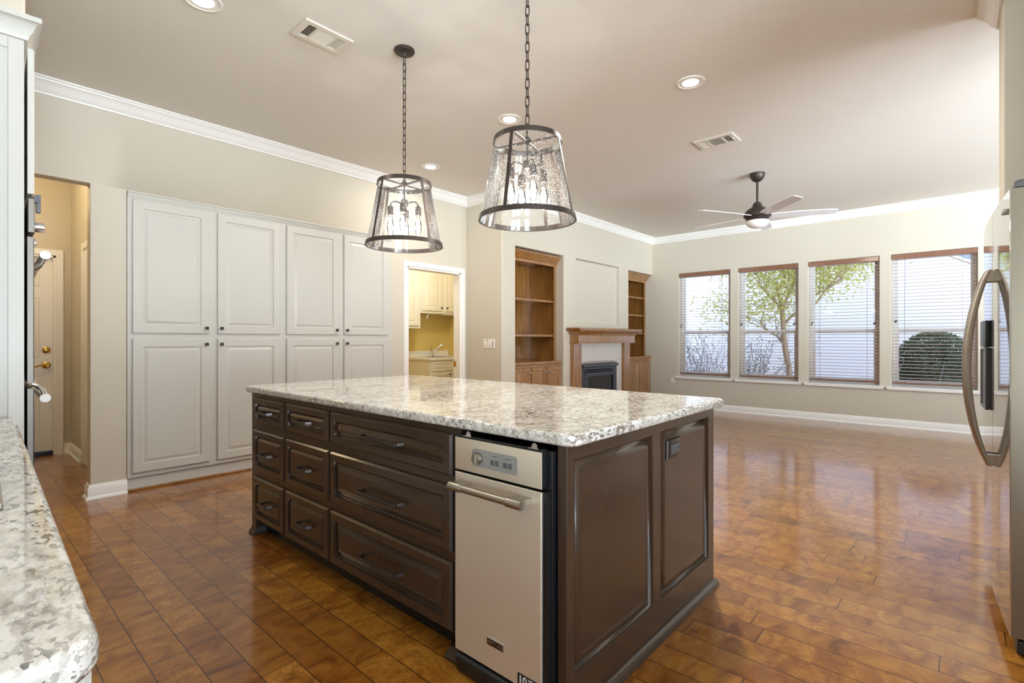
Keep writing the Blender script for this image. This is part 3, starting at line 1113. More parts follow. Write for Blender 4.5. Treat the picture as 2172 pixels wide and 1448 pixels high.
tw = thing('oven_cabinet', 'tall white cabinet housing the double oven', 'cabinet', LO, LR)
T0, T1 = 2.612, 3.335
finish('body', gridsolid([(T0, T1, -.023, .575, 0, 2.335)], [(T0 + .055, T1 - .055, -1, .30, .34, 1.728)]), M_CAB, tw, bevel=.002)
mb = MB().box(T0 - .006, T0 + .001, -.023, .020, .0, 2.33)
mb.box(T0 - .006, T0 + .001, .020, .575, 2.27, 2.33)
finish('side_stile', mb, M_CAB, tw, bevel=.0015)
prof = [(0, 2.310), (.010, 2.312), (.012, 2.325), (.022, 2.340), (.030, 2.362), (.040, 2.372), (.046, 2.374), (.046, 2.392), (0, 2.392)]
mb = MB().sweep([(T1, .57), (T1, -.023), (T0 - .006, -.023), (T0 - .006, .57)], prof)
mb.box(T0, T1, -.02, .57, 2.33, 2.388)
finish('crown', mb, M_CAB, tw)
half = (T1 - T0) / 2
for q, (a, b) in enumerate(((T0 + .022, T0 + half - .003), (T0 + half + .003, T1 - .022))):
    dd = finish('door', MB().panel(a, b, 1.752, 2.300, -.033, DOORLOOPS, back=True), M_CAB, tw)
    kx = b - .03 if q == 0 else a + .03
    mb = MB().lathe((kx, -.045, 1.79), [(.007, 0), (.006, -.010), (.013, -.014), (.013, -.024)], 14, 'y')
    finish('knob', mb, M_BLACK, dd)
finish('drawer', MB().panel(T0 + .022, T1 - .022, .12, .32, -.026, DOORLOOPS, back=True), M_CAB, tw)

ov = thing('double_wall_oven', 'stainless double wall oven with two towel-bar handles', 'oven', LO, LR)
a, b = T0 + .030, T1 - .030
finish('cavity_case', MB().box(a + .03, b - .03, -.012, .29, .345, 1.725), M_BLACK, ov)
plab(finish('control_panel', MB().box(a, b, -.054, -.033, 1.606, 1.738), M_OVEN, ov, bevel=.004), 'steel control strip')
for kx in (a + .09, b - .12):
    mb = MB().lathe((kx, -.050, 1.643), [(.024, 0), (.024, -.008), (.020, -.010), (.019, -.034), (.016, -.036)], 24, 'y')
    kb = finish('dial_knob', mb, M_CHROME, ov)
mb = MB()
mb.box(a + .02, a + .05, -.066, -.050, 1.726, 1.752)
mb.box(a + .026, a + .044, -.072, -.058, 1.690, 1.760)
finish('latch', mb, M_DARKGREY, ov, bevel=.002)
for (za, zb, hz_, sg) in ((1.036, 1.590, 1.530, -1), (.46, 1.014, .972, 1)):
    dd = finish('oven_door', MB().panel(a, b, za, zb, -.033, [(0, 0), (0, .016), (.004, .019)], back=True), M_OVEN, ov)
    finish('door_window', MB().panel(a + .10, b - .10, za + .10, zb - .14, -.0515, [(0, 0), (.002, .002)], back=True), M_BLACK, dd)
    mb = MB().tube([(a + .035, -.085, hz_), (b - .035, -.085, hz_)], .0150, 18)
    for bx in (a + .05, b - .05):
        mb.tube([(bx, -.047, hz_ + sg * .055), (bx, -.060, hz_ + sg * .050), (bx, -.078, hz_ + sg * .032), (bx, -.086, hz_ + sg * .006)], .0085, 10)
    finish('handle', mb, M_CHROME, dd, angle=30)
    mb = MB().tube([(a + .032, -.085, hz_), (a + .062, -.085, hz_)], .0168, 18)
    finish('handle_end', mb, M_WHITEP, dd)

# ================================================================== WHITE PANTRY
pt = thing('pantry_cabinet', 'wall of tall white raised-panel pantry doors with square black knobs', 'cabinet', (.946, YC, 0))
PX = lambda x: x - .946
PWID = 3.39 - .946
finish('body', gridsolid([(.001, PWID - .001, -.006, .50, .112, 2.334), (.001, PWID - .001, .020, .50, 0, .112)], []), M_CAB, pt, bevel=.0015)
mb = MB().sweep([(PWID - .002, 0), (.0015, 0)], [(-.02, 2.318), (.012, 2.318), (.016, 2.330), (.022, 2.338), (.024, 2.350), (.032, 2.354), (.032, 2.363), (-.02, 2.363)])
finish('crown_strip', mb, M_CAB, pt)
mb = MB().box(.002, PWID - .002, .006, .022, 0, .020)
plab(finish('shoe_strip', mb, M_OAK, pt, bevel=.004), 'dark wooden shoe strip along the floor')
PL = [(0, 0), (0, .014), (.002, .018), (.005, .020), (.066, .020), (.070, .011), (.078, .010), (.100, .0175), (.103, .0175)]
for q, xa in enumerate((.977, 1.584, 2.190, 2.796)):
    for (za, zb, up) in ((1.250, 2.305, 1), (.148, 1.208, 0)):
        dd = finish('door', MB().panel(PX(xa), PX(xa) + .546, za, zb, -.0062, PL, back=True), M_CAB, pt)
        kx = PX(xa) + (.546 - .028 if q % 2 == 0 else .028)
        kz = za + .048 if up else zb - .048
        mb = MB().lathe((kx, -.0262, kz), [(.007, 0), (.006, -.012)], 12, 'y')
        mb.box(kx - .013, kx + .013, -.052, -.0375, kz - .013, kz + .013)
        plab(finish('knob', mb, M_BLACK, dd, bevel=.002), 'square black knob')

# ================================================================== LAUNDRY
ls = thing('laundry_sink_cabinet', 'cream base cabinet with white top and sink in the laundry room', 'cabinet', (5.00, 6.16, 0))
finish('body', MB().box(.012, .875, .022, .585, .0, .872), M_LINEN, ls, bevel=.003)
plab(finish('top', gridsolid([(0, .878, 0, .588, .872, .912)], [(.16, .66, .10, .46, .80, 1)]), M_WHITEP, ls, bevel=.006), 'white worktop')
finish('backsplash', MB().box(0, .875, .568, .589, .912, 1.010), M_WHITEP, ls, bevel=.003)
for a, b in ((.05, .44), (.47, .86)):
    dd = finish('drawer', MB().panel(a, b, .70, .845, .022, [(0, 0), (0, .014), (.004, .018), (.030, .018), (.036, .010), (.050, .016)], back=True), M_LINEN, ls)
    dd = finish('door', MB().panel(a, b, .12, .68, .022, DOORLOOPS, back=True), M_LINEN, ls)
    finish('knob', MB().lathe((b - .03 if a < .2 else a + .03, .003, .645), [(.006, 0), (.006, -.010), (.015, -.014), (.012, -.024)], 14, 'y'), M_BLACK, dd)
mb = MB()
o_ = [(.14, .08), (.68, .08), (.68, .50), (.14, .50)]
i_ = [(.17, .11), (.65, .11), (.65, .44), (.17, .44)]
v0 = [mb.bm.verts.new((x, y, .913)) for x, y in o_]
v1 = [mb.bm.verts.new((x, y, .918)) for x, y in o_]
v2 = [mb.bm.verts.new((x, y, .918)) for x, y in i_]
v3 = [mb.bm.verts.new((x, y, .80)) for x, y in i_]
mb.bridge(v0, v1); mb.bridge(v1, v2); mb.bridge(v2, v3); mb.quad(v3)
plab(finish('sink', mb, M_CHROME, ls), 'steel drop-in sink')
fa = thing('faucet', 'chrome single-lever faucet at the laundry sink', 'faucet', (5.42, 6.635, .9185))
finish('base', MB().lathe((0, 0, 0), [(.05, 0), (.05, .006), (.03, .012), (.024, .05), (.022, .07)], 20), M_CHROME, fa)
finish('spout', MB().tube([(0, 0, .05), (.03, -.03, .09), (.08, -.07, .15), (.13, -.11, .19), (.155, -.13, .185), (.160, -.135, .165)], [.016, .014, .013, .012, .012, .011], 12), M_CHROME, fa)
finish('lever', MB().tube([(0, 0, .07), (-.008, .0, .12), (-.018, .0, .17)], [.012, .009, .007], 10), M_CHROME, fa)

uc = thing('wall_cabinet', 'cream wall cabinet with two round black knobs above the laundry sink', 'cabinet', (5.02, 6.43, 0))
finish('body', MB().box(0, .855, 0, .318, 1.625, 2.50), M_LINEN, uc, bevel=.003)
for q, (a, b) in enumerate(((.030, .455), (.515, .845))):
    dd = finish('door', MB().panel(a, b, 1.665, 2.46, 0, [(0, 0), (0, .012), (.004, .018), (.055, .018), (.060, .011), (.075, .011), (.095, .017)], back=True), M_LINEN, uc)
    kx = b - .025 if q == 0 else a + .03
    finish('knob', MB().lathe((kx, -.018, 1.722), [(.007, 0), (.007, -.010), (.016, -.014), (.013, -.026)], 14, 'y'), M_BLACK, dd)
mb = MB()
for bx in (.02, .20):
    mb.obox((bx, .06, 1.585), ((1, 0, 0), (.0, 1, 0), (.35, 0, 1)), (.010, .012, .042))
finish('hanging_bracket', mb, M_WHITEP, uc)
finish('under_cabinet_light', MB().box(.50, .80, .03, .10, 1.605, 1.6245), M_WHITEP, uc, bevel=.004)
uc2 = thing('wall_cabinet', 'cream wall cabinet hanging lower left of the laundry sink', 'cabinet', (4.42, 6.38, 0))
finish('body', MB().box(0, .570, 0, .368, 1.375, 2.50), M_LINEN, uc2, bevel=.003)
finish('door', MB().panel(.03, .525, 1.415, 2.46, 0, [(0, 0), (0, .012), (.004, .018), (.055, .018), (.060, .011), (.075, .011), (.095, .017)], back=True), M_LINEN, uc2)

# ================================================================== SWITCHES AND PLATES
t = thing('light_switch_plate', 'white multi-gang light switch plate on the narrow beige wall', 'light switch', (XJ - .002, 4.475, 1.147), R(-90))
finish('plate', MB().panel(-.103, .103, -.057, .057, 0, [(0, 0), (0, .003), (.004, .006)], back=True), M_WHITEP, t)
for k, bx in enumerate((-.069, -.023, .023)):
    finish('rocker', MB().panel(bx - .017, bx + .017, -.034, .034, -.0055, [(0, 0), (.001, .002), (.003, .003)]), M_WHITEP, t)
mb = MB()
for k in range(4):
    mb.box(.064, .076, -.009, -.0065, -.034 + k * .015, -.026 + k * .015)
plab(finish('keypad', mb, M_DARKGREY, t), 'column of small grey keys')
finish('indicator', MB().box(-.030, -.016, -.010, -.0065, .036, .050), M_DARKGREY, t)
t = thing('wall_outlet', 'small white outlet plate under the corner of the first window', 'outlet', (XW, 3.865, .492), R(-90))
finish('plate', MB().panel(-.036, .036, -.058, .058, 0, [(0, 0), (0, .003), (.003, .006)], back=True), M_WHITEP, t)
for z in (-.022, .022):
    finish('receptacle', MB().panel(-.015, .015, z - .014, z + .014, -.0055, [(0, 0), (.002, .002)]), M_WHITEP, t)

# ================================================================== BOOKCASES
BC = [(-.005, 2.245), (.006, 2.245), (.010, 2.258), (.012, 2.275), (.020, 2.282), (.034, 2.296), (.048, 2.322), (.062, 2.338), (.072, 2.344), (.076, 2.356), (.088, 2.362), (.088, 2.384), (-.005, 2.384)]


def bookcase(label, x0, x1, shelves, ndoor):
    t = thing('built_in_bookcase', label, 'bookcase', (x0, 4.30, 0), group='honey maple bookcases beside the fireplace')
    L = x1 - x0
    # base
    finish('base', gridsolid([(0, L, 0, .61, .09, .862), (.0, L, .05, .61, 0, .09)], []), M_OAK, t, bevel=.002)
    finish('counter', MB().box(0, L, -.026, .61, .862, .902), M_OAK, t, bevel=.010, seg=3)
    w = (L - .03) / ndoor
    for k in range(ndoor):
        a = .02 + k * w + .006
        b = a + w - .022
        dd = finish('door', MB().panel(a, b, .13, .828, 0, [(0, 0), (0, .012), (.004, .018), (.055, .018), (.060, .010), (.070, .010), (.088, .016)], back=True), M_OAK, t)
        kx = a + .028 if (k == ndoor - 1) else b - .028
        mb = MB().lathe((kx, -.018, .760), [(.006, 0), (.005, -.012), (.015, -.018), (.014, -.026), (.004, -.030)], 16, 'y')
        mb.box(kx - .022, kx + .022, -.030, -.022, .756, .764)
        plab(finish('knob', mb, M_CHROME, dd), 'chrome knob')
    # upper case
    yf = .09
    finish('case', gridsolid([(0, L, yf, .61, .902, 2.35)], [(.045, L - .045, -1, yf + .02, 0, 2.255), (.020, L - .020, yf + .019, .59, 0, 2.300)]), M_OAK, t, bevel=.0015)
    finish('back_frame', gridsolid([(.021, L - .021, .572, .589, .903, 2.299)], [(.10, L - .10, -1, 1, .98, 2.20)]), M_OAK, t)
    mb = MB().sweep([(L - .001, yf), (.001, yf)], BC)
    finish('cornice', mb, M_OAK, t)
    for z in shelves:
        finish('shelf', MB().box(.021, L - .021, yf + .026, .571, z - .022, z + .010), M_OAK, t, bevel=.004)
    return t


bookcase('honey maple bookcase with two shelves in the niche nearest the switch wall', 4.842, 5.888, (1.752, 1.262), 3)
bookcase('honey maple bookcase with three shelves in the window corner', 7.772, 8.664, (1.970, 1.646, 1.322), 2)

# ================================================================== FIREPLACE
fm = thing('fireplace_mantel', 'wooden fireplace surround with fluted legs and a moulded mantel shelf', 'fireplace', (6.03, YF, 0))
FX = lambda x: x - 6.03
finish('frieze', MB().box(0, 1.665, -.158, -.001, 1.147, 1.30), M_OAK, fm, bevel=.003)
finish('shelf', MB().box(-.100, 1.765, -.250, -.001, 1.342, 1.368), M_OAK, fm, bevel=.007, seg=3)
mb = MB().sweep([(1.665, -.002), (1.665, -.158), (0, -.158), (0, -.002)], [(0, 1.262), (.006, 1.262), (.010, 1.272), (.022, 1.280), (.030, 1.296), (.048, 1.312), (.066, 1.320), (.070, 1.330), (.082, 1.334), (.082, 1.343), (0, 1.343)])
finish('bed_moulding', mb, M_OAK, fm)
mb = MB().sweep([(1.665, -.002), (1.665, -.158), (0, -.158), (0, -.002)], [(0, 1.147), (.008, 1.147), (.008, 1.158), (.002, 1.164), (0, 1.166)])
finish('lower_bead', mb, M_OAK, fm)
for (a, b) in ((FX(6.04), FX(6.24)), (FX(7.51), FX(7.69))):
    cx_ = (a + b) / 2
    subs = [(cx_ + o - .0095, cx_ + o + .0095, -1, -.060, .26, .970) for o in (-.048, 0, .048)]
    finish('fluted_leg', gridsolid([(a, b, -.070, -.001, .18, 1.147)], subs), M_OAK, fm, bevel=.003)
    finish('plinth', MB().box(a - .001, b + .001, -.078, -.001, 0, .18), M_OAK, fm, bevel=.004)
ft = thing('tile_surround', 'pale stone tiles framing the firebox', 'tiles', (6.242, YF, 0))
finish('grout', gridsolid([(.001, 1.266, -.008, -.0005, 0, 1.146)], [(.118, 1.028, -1, 1, -1, .78)]), M_GROUT, ft)
xs = [0.002, .083, .424, .776, 1.128, 1.265]
mb = MB()
for a, b in zip(xs, xs[1:]):
    mb.box(a + .002, b - .002, -.015, -.007, .869, 1.144)
for (a, b) in ((.002, .120), (1.026, 1.265)):
    for za, zb in ((.60, .864), (.30, .596), (.002, .296)):
        mb.box(a + .002, b - .002, -.015, -.007, za, zb)
finish('tiles', mb, M_TILE, ft, bevel=.002)
fi = thing('gas_fireplace_insert', 'slate grey metal gas fireplace insert with a dark glass front', 'fireplace', (6.365, YF, 0))
finish('firebox', gridsolid([(0, .900, .002, .48, .002, .778)], [(.03, .87, -1, .46, .03, .75)]), M_BLACK, fi)
finish('face_frame', gridsolid([(-.045, .945, -.034, -.016, .10, .790)], [(.045, .855, -1, 1, .20, .655), (-.03, .93, -1, 1, .700, .712), (-.03, .93, -1, 1, .728, .740)]), M_FIREMETAL, fi, bevel=.003)
finish('inner_frame', gridsolid([(.020, .880, -.046, -.030, .175, .685)], [(.075, .825, -1, 1, .23, .635)]), M_FIREMETAL, fi, bevel=.004)
mb = MB()
pr_ = [(-.016, .838), (-.060, .812), (-.066, .786), (-.050, .782), (-.036, .772), (-.016, .768)]
vv = [[mb.bm.verts.new((x, y, z)) for y, z in pr_] for x in (-.070, .962)]
mb.bridge(vv[0], vv[1]); mb.quad(vv[0][::-1]); mb.quad(vv[1])
finish('hood', mb, M_FIREMETAL, fi)
finish('glass_front', MB().box(.055, .845, -.024, -.018, .19, .66), M_FIREGLASS, fi)
finish('lower_louver', gridsolid([(-.045, .945, -.034, -.016, .0, .098)], [(-.02, .92, -1, 1, .03, .042), (-.02, .92, -1, 1, .056, .068)]), M_FIREMETAL, fi, bevel=.002)

# ================================================================== CEILING FITTINGS
def downlight(label, x, y, power=11):
    t = thing('recessed_downlight', label, 'ceiling light', (x, y, CEIL), group='recessed ceiling downlights')
    finish('trim_ring', MB().lathe((0, 0, 0), [(.098, -.001), (.097, -.006), (.088, -.009), (.078, -.006), (.074, -.0015)], 40, close=True), M_WHITEP, t)
    finish('baffle', MB().lathe((0, 0, 0), [(.076, -.0055), (.064, -.0045), (.058, -.0030)], 40), M_WHITEP, t)
    plab(finish('lens', MB().lathe((0, 0, 0), [(.056, -.0046), (.054, -.0085), (.030, -.011)], 32), M_LENS, t), 'lit white lens')
    lamp('downlight_lamp', 'AREA', (x, y, CEIL - .016), power, WARM, .11)
    return t


downlight('lit recessed downlight nearest the ceiling fan', 3.563, 1.454, 60)
downlight('lit recessed downlight just behind the nearer pendant', 3.148, 2.832)
downlight('lit recessed downlight near the jog corner, beyond the far pendant', 3.452, 4.240)
downlight('recessed downlight cut by the top edge of the photo', .933, 3.088)


def vent(label, x, y, lx, ly, along_x, dark):
    t = thing('ceiling_vent', label, 'vent', (x, y, CEIL), 0 if along_x else R(-90))
    a, b = (lx, ly) if along_x else (ly, lx)
    holes = [(-.38 * a, -.21 * a), (-.17 * a, .17 * a), (.21 * a, .38 * a)]
    finish('plate', gridsolid([(-a / 2, a / 2, -b / 2, b / 2, -.012, -.0005)], [(h0, h1, -.33 * b, .33 * b, -1, -.002) for h0, h1 in holes]), M_VENT, t, bevel=.003)
    for q, (h0, h1) in enumerate(holes):
        plab(finish('duct_shade_sheet', MB().box(h0, h1, -.33 * b, .33 * b, -.0022, -.0006), M_DARK, t), 'dark sheet painting the duct shade behind the louvers')  # thin dark sheet stands in for the shade inside the duct
        mb = MB()
        if q == 1:
            n_ = 11
            for k in range(n_):
                yy = -.33 * b + .66 * b * (k + .5) / n_
                mb.obox(((h0 + h1) / 2, yy, -.0075), ((1, 0, 0), (0, 1, dark[q]), (0, -dark[q], 1)), ((h1 - h0) / 2, .30 * b / n_, .0006))
        else:
            n_ = 5
            for k in range(n_):
                xx = h0 + (h1 - h0) * (k + .5) / n_
                mb.obox((xx, 0, -.0075), ((1, 0, dark[q]), (0, 1, 0), (-dark[q], 0, 1)), (.34 * (h1 - h0) / n_, .33 * b, .0006))
        finish('louver_bank', mb, M_VENT, t, smooth=False)
    finish('damper_tab', MB().box(.42 * a, .425 * a, -.03, .03, -.018, -.011), M_VENT, t)
    return t


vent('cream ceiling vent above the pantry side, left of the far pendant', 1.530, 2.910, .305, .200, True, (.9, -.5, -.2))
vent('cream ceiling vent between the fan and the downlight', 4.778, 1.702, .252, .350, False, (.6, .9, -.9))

# ceiling fan
fn = thing('ceiling_fan', 'dark bronze five-blade ceiling fan with a white light bowl', 'ceiling fan', (6.02, 1.70, CEIL))
finish('canopy', MB().lathe((0, 0, 0), [(.078, -.0005), (.078, -.020), (.070, -.050), (.050, -.078), (.030, -.090), (.016, -.094)], 32), M_BRONZE, fn)
finish('downrod', MB().tube([(0, 0, -.09), (0, 0, -.33)], .0125, 16), M_BRONZE, fn)
finish('motor_housing', MB().lathe((0, 0, 0), [(.018, -.318), (.030, -.322), (.046, -.345), (.052, -.368), (.062, -.376), (.100, -.400), (.128, -.428), (.140, -.458), (.142, -.478), (.130, -.492), (.118, -.500), (.112, -.512), (.120, -.520), (.122, -.530)], 40), M_BRONZE, fn)
plab(finish('light_bowl', MB().lathe((0, 0, 0), [(.121, -.531), (.122, -.540), (.112, -.566), (.085, -.590), (.045, -.604), (.004, -.608)], 40), M_OPAL, fn), 'frosted white glass bowl')
for k in range(5):
    ang = R(8 + 72 * k)
    mb = MB()
    secs = []
    for r_, w0, w1 in ((.10, -.040, .040), (.17, -.052, .046), (.40, -.068, .052), (.62, -.070, .050), (.745, -.064, .044), (.775, -.058, .030)):
        secs.append((r_, w0, w1))
    up, dn = [], []
    pitch = R(-13)
    for r_, w0, w1 in secs:
        row = []
        for wv in (w0, (w0 + w1) / 2, w1):
            y_, z_ = wv * math.cos(pitch), wv * math.sin(pitch) + .004 * math.sin(r_ * 4)
            row.append((r_, y_, z_))
        up.append([mb.bm.verts.new((p[0], p[1], p[2] + .004)) for p in row])
        dn.append([mb.bm.verts.new((p[0], p[1], p[2] - .004)) for p in row])
    for g_ in (up, dn):
        for q, w in zip(g_, g_[1:]):
            for j in range(2):
                mb.quad([q[j], q[j + 1], w[j + 1], w[j]])
    for j in (0, 2):
        for q in range(len(up) - 1):
            mb.quad([up[q][j], up[q + 1][j], dn[q + 1][j], dn[q][j]])
    for q in (0, -1):
        for j in range(2):
            mb.quad([up[q][j], up[q][j + 1], dn[q][j + 1], dn[q][j]])
    mb.xf(Matrix.Translation((0, 0, -.478)) @ Matrix.Rotation(ang, 4, 'Z'))
    finish('blade', mb, M_BLADE, fn)

# ================================================================== PENDANTS
def pendant(label, x, y, rot):
    t = thing('lantern_pendant', label, 'pendant light', (x, y, CEIL), rot, group='seeded glass lantern pendants over the island')
    ZT, ZB = 2.205 - CEIL, 1.793 - CEIL
    RT, RB = .166, .243
    finish('canopy', MB().lathe((0, 0, 0), [(.064, -.0005), (.065, -.012), (.060, -.018), (.020, -.022), (.012, -.030), (.010, -.040), (.004, -.046)], 36), M_BRONZE, t)
    # chain
    mb = MB()
    z = -.040
    k = 0
    while z > ZT + .050:
        pts = []
        hl, hw = .0275, .0095
        for q in range(14):
            an = 2 * PI * q / 14
            cx_, cz_ = math.cos(an), math.sin(an)
            u = hw * cx_
            v = (hl - hw) * (1 if cz_ > 0 else -1) * min(1, abs(cz_) * 3) + hw * cz_
            pts.append((u, 0, z - hl + v) if k % 2 == 0 else (0, u, z - hl + v))
        mb.tube(pts, .0030, 6, closed=True)
        z -= .0455
        k += 1
    finish('chain', mb, M_BRONZE, t)
    finish('stem', MB().tube([(0, 0, z + .004), (0, 0, ZT - .16)], .0050, 10), M_BRONZE, t)
    finish('top_loop', MB().lathe((0, 0, ZT), [(.016, -.012), (.018, -.004), (.012, .006), (.007, .016), (.006, .05)], 18), M_BRONZE, t)

    def band(name, z0, z1, r0, r1, th):
        mb = MB()
        mb.lathe((0, 0, 0), [(r0, z0), (r1, z1), (r1 - th, z1), (r0 - th, z0)], 72, close=True)
        return finish(name, mb, M_BRONZE, t, angle=40)
    sl = (RB - RT) / (ZT - ZB)
    band('top_ring', ZT - .026, ZT, RT + .026 * sl + .002, RT + .002, .006)
    band('bottom_ring', ZB, ZB + .026, RB + .002, RB - .026 * sl + .002, .006)
    for q in range(4):
        an = q * PI / 2
        mb = MB()
        w = .0095
        v = []
        for (r_, z_) in ((RB + .0005, ZB + .004), (RT + .0005, ZT - .004)):
            v.append([mb.bm.verts.new(p) for p in ((r_, -w, z_), (r_, w, z_), (r_ - .004, w, z_), (r_ - .004, -w, z_))])
        mb.bridge(v[0], v[1]); mb.quad(v[0][::-1]); mb.quad(v[1])
        mb.xf(Matrix.Rotation(an, 4, 'Z'))
        finish('strap', mb, M_BRONZE, t, bevel=.0008)
    for q in range(2):
        mb = MB().box(-RT + .004, RT - .004, -.008, .008, ZT - .020, ZT - .014)
        mb.xf(Matrix.Rotation(q * PI / 2, 4, 'Z'))
        finish('cross_bar', mb, M_BRONZE, t)
    mb = MB()
    rings = []
    for (r_, z_) in ((RB - .0065, ZB + .003), (RT - .0055, ZT - .003)):
        rings.append(mb.ring((0, 0, z_), (1, 0, 0), (0, 1, 0), r_, r_, 72))
    mb.bridge(*rings)
    plab(finish('glass_shade', mb, M_SEED, t), 'tapered seeded glass shade')
    hz_ = ZT - .135
    finish('hub', MB().lathe((0, 0, hz_), [(.006, .03), (.020, .022), (.024, .0), (.022, -.016), (.010, -.026), (.006, -.034)], 24), M_BRONZE, t)
    for q in range(4):
        an = q * PI / 2 + PI / 4
        c_, s_ = math.cos(an), math.sin(an)
        P = lambda r, z: (r * c_, r * s_, z)
        mb = MB().tube([P(.015, hz_ - .004), P(.045, hz_ + .010), P(.070, hz_ + .010), P(.084, hz_ - .002), P(.087, hz_ - .022)], .0050, 8)
        finish('arm', mb, M_BRONZE, t)
        mb = MB().lathe(P(.087, 0), [(.010, hz_ - .018), (.017, hz_ - .022), (.0185, hz_ - .030), (.0185, hz_ - .078), (.015, hz_ - .080)], 20)
        finish('socket', mb, M_BRONZE, t)
        bz = hz_ - .080
        mb = MB().lathe(P(.087, 0), [(.011, bz), (.012, bz - .018), (.018, bz - .040), (.0225, bz - .066), (.0215, bz - .088), (.013, bz - .116), (.003, bz - .132)], 18)
        bb = plab(finish('bulb', mb, M_BULB, t), 'lit clear bulb')
        mb = MB()
        for w in (-.005, .005):
            mb.tube([(.087 * c_ - s_ * w, .087 * s_ + c_ * w, bz - .020), (.087 * c_ - s_ * w * 1.7, .087 * s_ + c_ * w * 1.7, bz - .055), (.087 * c_ - s_ * w, .087 * s_ + c_ * w, bz - .092)], .0016, 6)
        finish('filament', mb, M_FIL, bb)
        v = Matrix.Rotation(rot, 4, 'Z') @ Vector(P(.087, bz - .06))
        lamp('bulb_lamp', 'POINT', (x + v.x, y + v.y, CEIL + v.z), 3.5, (1, .93, .84), .02)
    return t


pendant('nearer and larger-looking of the two lantern pendants, its chain reaching the top edge', 1.940, 1.625, R(194.4))
pendant('farther lantern pendant hanging in front of the white pantry doors', 1.952, 2.660, R(53.7 + 180 + 45 - 6))

# ================================================================== REFRIGERATOR (turned a little)
fr = thing('refrigerator', 'stainless side-by-side refrigerator with bowed handles at the right edge', 'refrigerator', (3.588, -.078, 0), R(183.15))
FW = .911
SPL = .452


def fridge_door(x0, x1, name):
    n_ = 10
    pts = []
    for k in range(n_ + 1):
        u = k / n_
        x = x0 + (x1 - x0) * u
        g = (x - 0) / FW
        bul = .006 * (1 - (2 * g - 1) ** 2)
        pts.append((x, .008 - bul))
    pts = [(x0, .020)] + pts + [(x1, .020), (x1, .068), (x0, .068)]
    return finish(name, MB().zprism(pts, .075, 1.772), M_DOORSTEEL, fr, bevel=.004, angle=25)


d1 = fridge_door(.001, SPL - .0025, 'freezer_door')
d2 = fridge_door(SPL + .0025, FW, 'refrigerator_door')
plab(finish('door_edge', MB().box(FW - .0005, FW + .0012, .012, .068, .078, 1.769), M_SIDESTEEL, fr), 'brushed side edge of the door')
finish('cabinet', MB().box(.004, FW - .002, .074, .74, .060, 1.755), M_SIDESTEEL, fr, bevel=.004)
finish('gasket', MB().box(.012, FW - .012, .064, .076, .085, 1.76), M_DARKGREY, fr)


def bow(xc, par):
    mb = MB()
    n_ = 22
    rings = []
    za, zb = .640, 1.510
    for k in range(n_ + 1):
        u = k / n_
        z = za + (zb - za) * u
        o_ = -.012 - .074 * (1 - (2 * u - 1) ** 2) ** .85
        hw, ht = .017, .011 + .004 * math.sin(PI * u)
        pts = []
        for q in range(14):
            an = 2 * PI * q / 14
            pts.append(mb.bm.verts.new((xc + hw * math.cos(an), o_ + ht * math.sin(an), z)))
        rings.append(pts)
    for q, w in zip(rings, rings[1:]):
        mb.bridge(q, w)
    mb.quad(rings[0][::-1]); mb.quad(rings[-1])
    mb.box(xc - .013, xc + .013, -.022, .002, za + .004, za + .05)
    mb.box(xc - .013, xc + .013, -.022, .002, zb - .05, zb - .004)
    return finish('bow_handle', mb, M_HANDLE, par, angle=50)


bow(SPL + .045, d2)
bow(SPL - .045, d1)
finish('dispenser_recess', MB().panel(.115, .340, .870, 1.160, .000, [(0, 0), (0, .012), (.008, .014), (.012, .006)]), M_DARKGREY, d1)
finish('dispenser_panel', MB().panel(.115, .340, 1.165, 1.29, .000, [(0, 0), (0, .012), (.006, .014)]), M_BLACK, d1)
mb = MB().box(FW - .10, FW - .035, -.0055, .006, 1.690, 1.703)
finish('badge', mb, M_HANDLE, d2)
mb = MB()
mb.box(FW - .075, FW - .006, .022, .12, 1.774, 1.796)
mb.tube([(FW - .028, .045, 1.774), (FW - .028, .045, 1.803)], .022, 16)
plab(finish('hinge_cover', mb, M_DARKGREY, fr, bevel=.004), 'dark plastic hinge cover')
mb = MB()
mb.box(FW - .10, FW - .014, .030, .12, .012, .062)
mb.tube([(FW - .055, .03, .02), (FW - .055, .11, .02)], .02, 14)
plab(finish('roller_foot', mb, M_BLACK, fr, bevel=.006), 'black front foot')
finish('toe_grille', MB().box(.02, FW - .12, .06, .08, .01, .062), M_BLACK, fr)

# ================================================================== OUTSIDE
g_ = MB().box(8.83, 30, -20, 26, -.20, -.06)
struct('ground', g_, M_SOIL, 'pale garden ground outside the windows', 'ground')
nh = thing('neighbouring_house', 'pale blank gable wall of the neighbouring house seen through the blinds', 'house', (14.0, 0, -.06))
mb = MB()
poly = [(-1.6, 0), (11.5, 0), (11.5, 2.04), (5.0, 5.74), (-1.6, 1.98)]
a_ = [mb.bm.verts.new((0, y, z)) for y, z in poly]
b_ = [mb.bm.verts.new((7, y, z)) for y, z in poly]
for k in range(5):
    mb.quad([a_[k], a_[(k + 1) % 5], b_[(k + 1) % 5], b_[k]])
mb.quad(a_); mb.quad(b_[::-1])
finish('wall', mb, M_SIDING, nh, smooth=False)
for (ya, za, yb, zb) in ((-2.0, 1.76, 5.0, 5.75), (12.0, 1.76, 5.0, 5.75)):
    mb = MB()
    v = []
    for x in (-.02, 7.1):
        v.append([mb.bm.verts.new(p) for p in ((x, ya, za), (x, yb, zb), (x, yb, zb + .07), (x, ya, za + .07))])
    mb.bridge(v[0], v[1]); mb.quad(v[0][::-1]); mb.quad(v[1])
    finish('roof', mb, M_ROOF, nh, smooth=False)


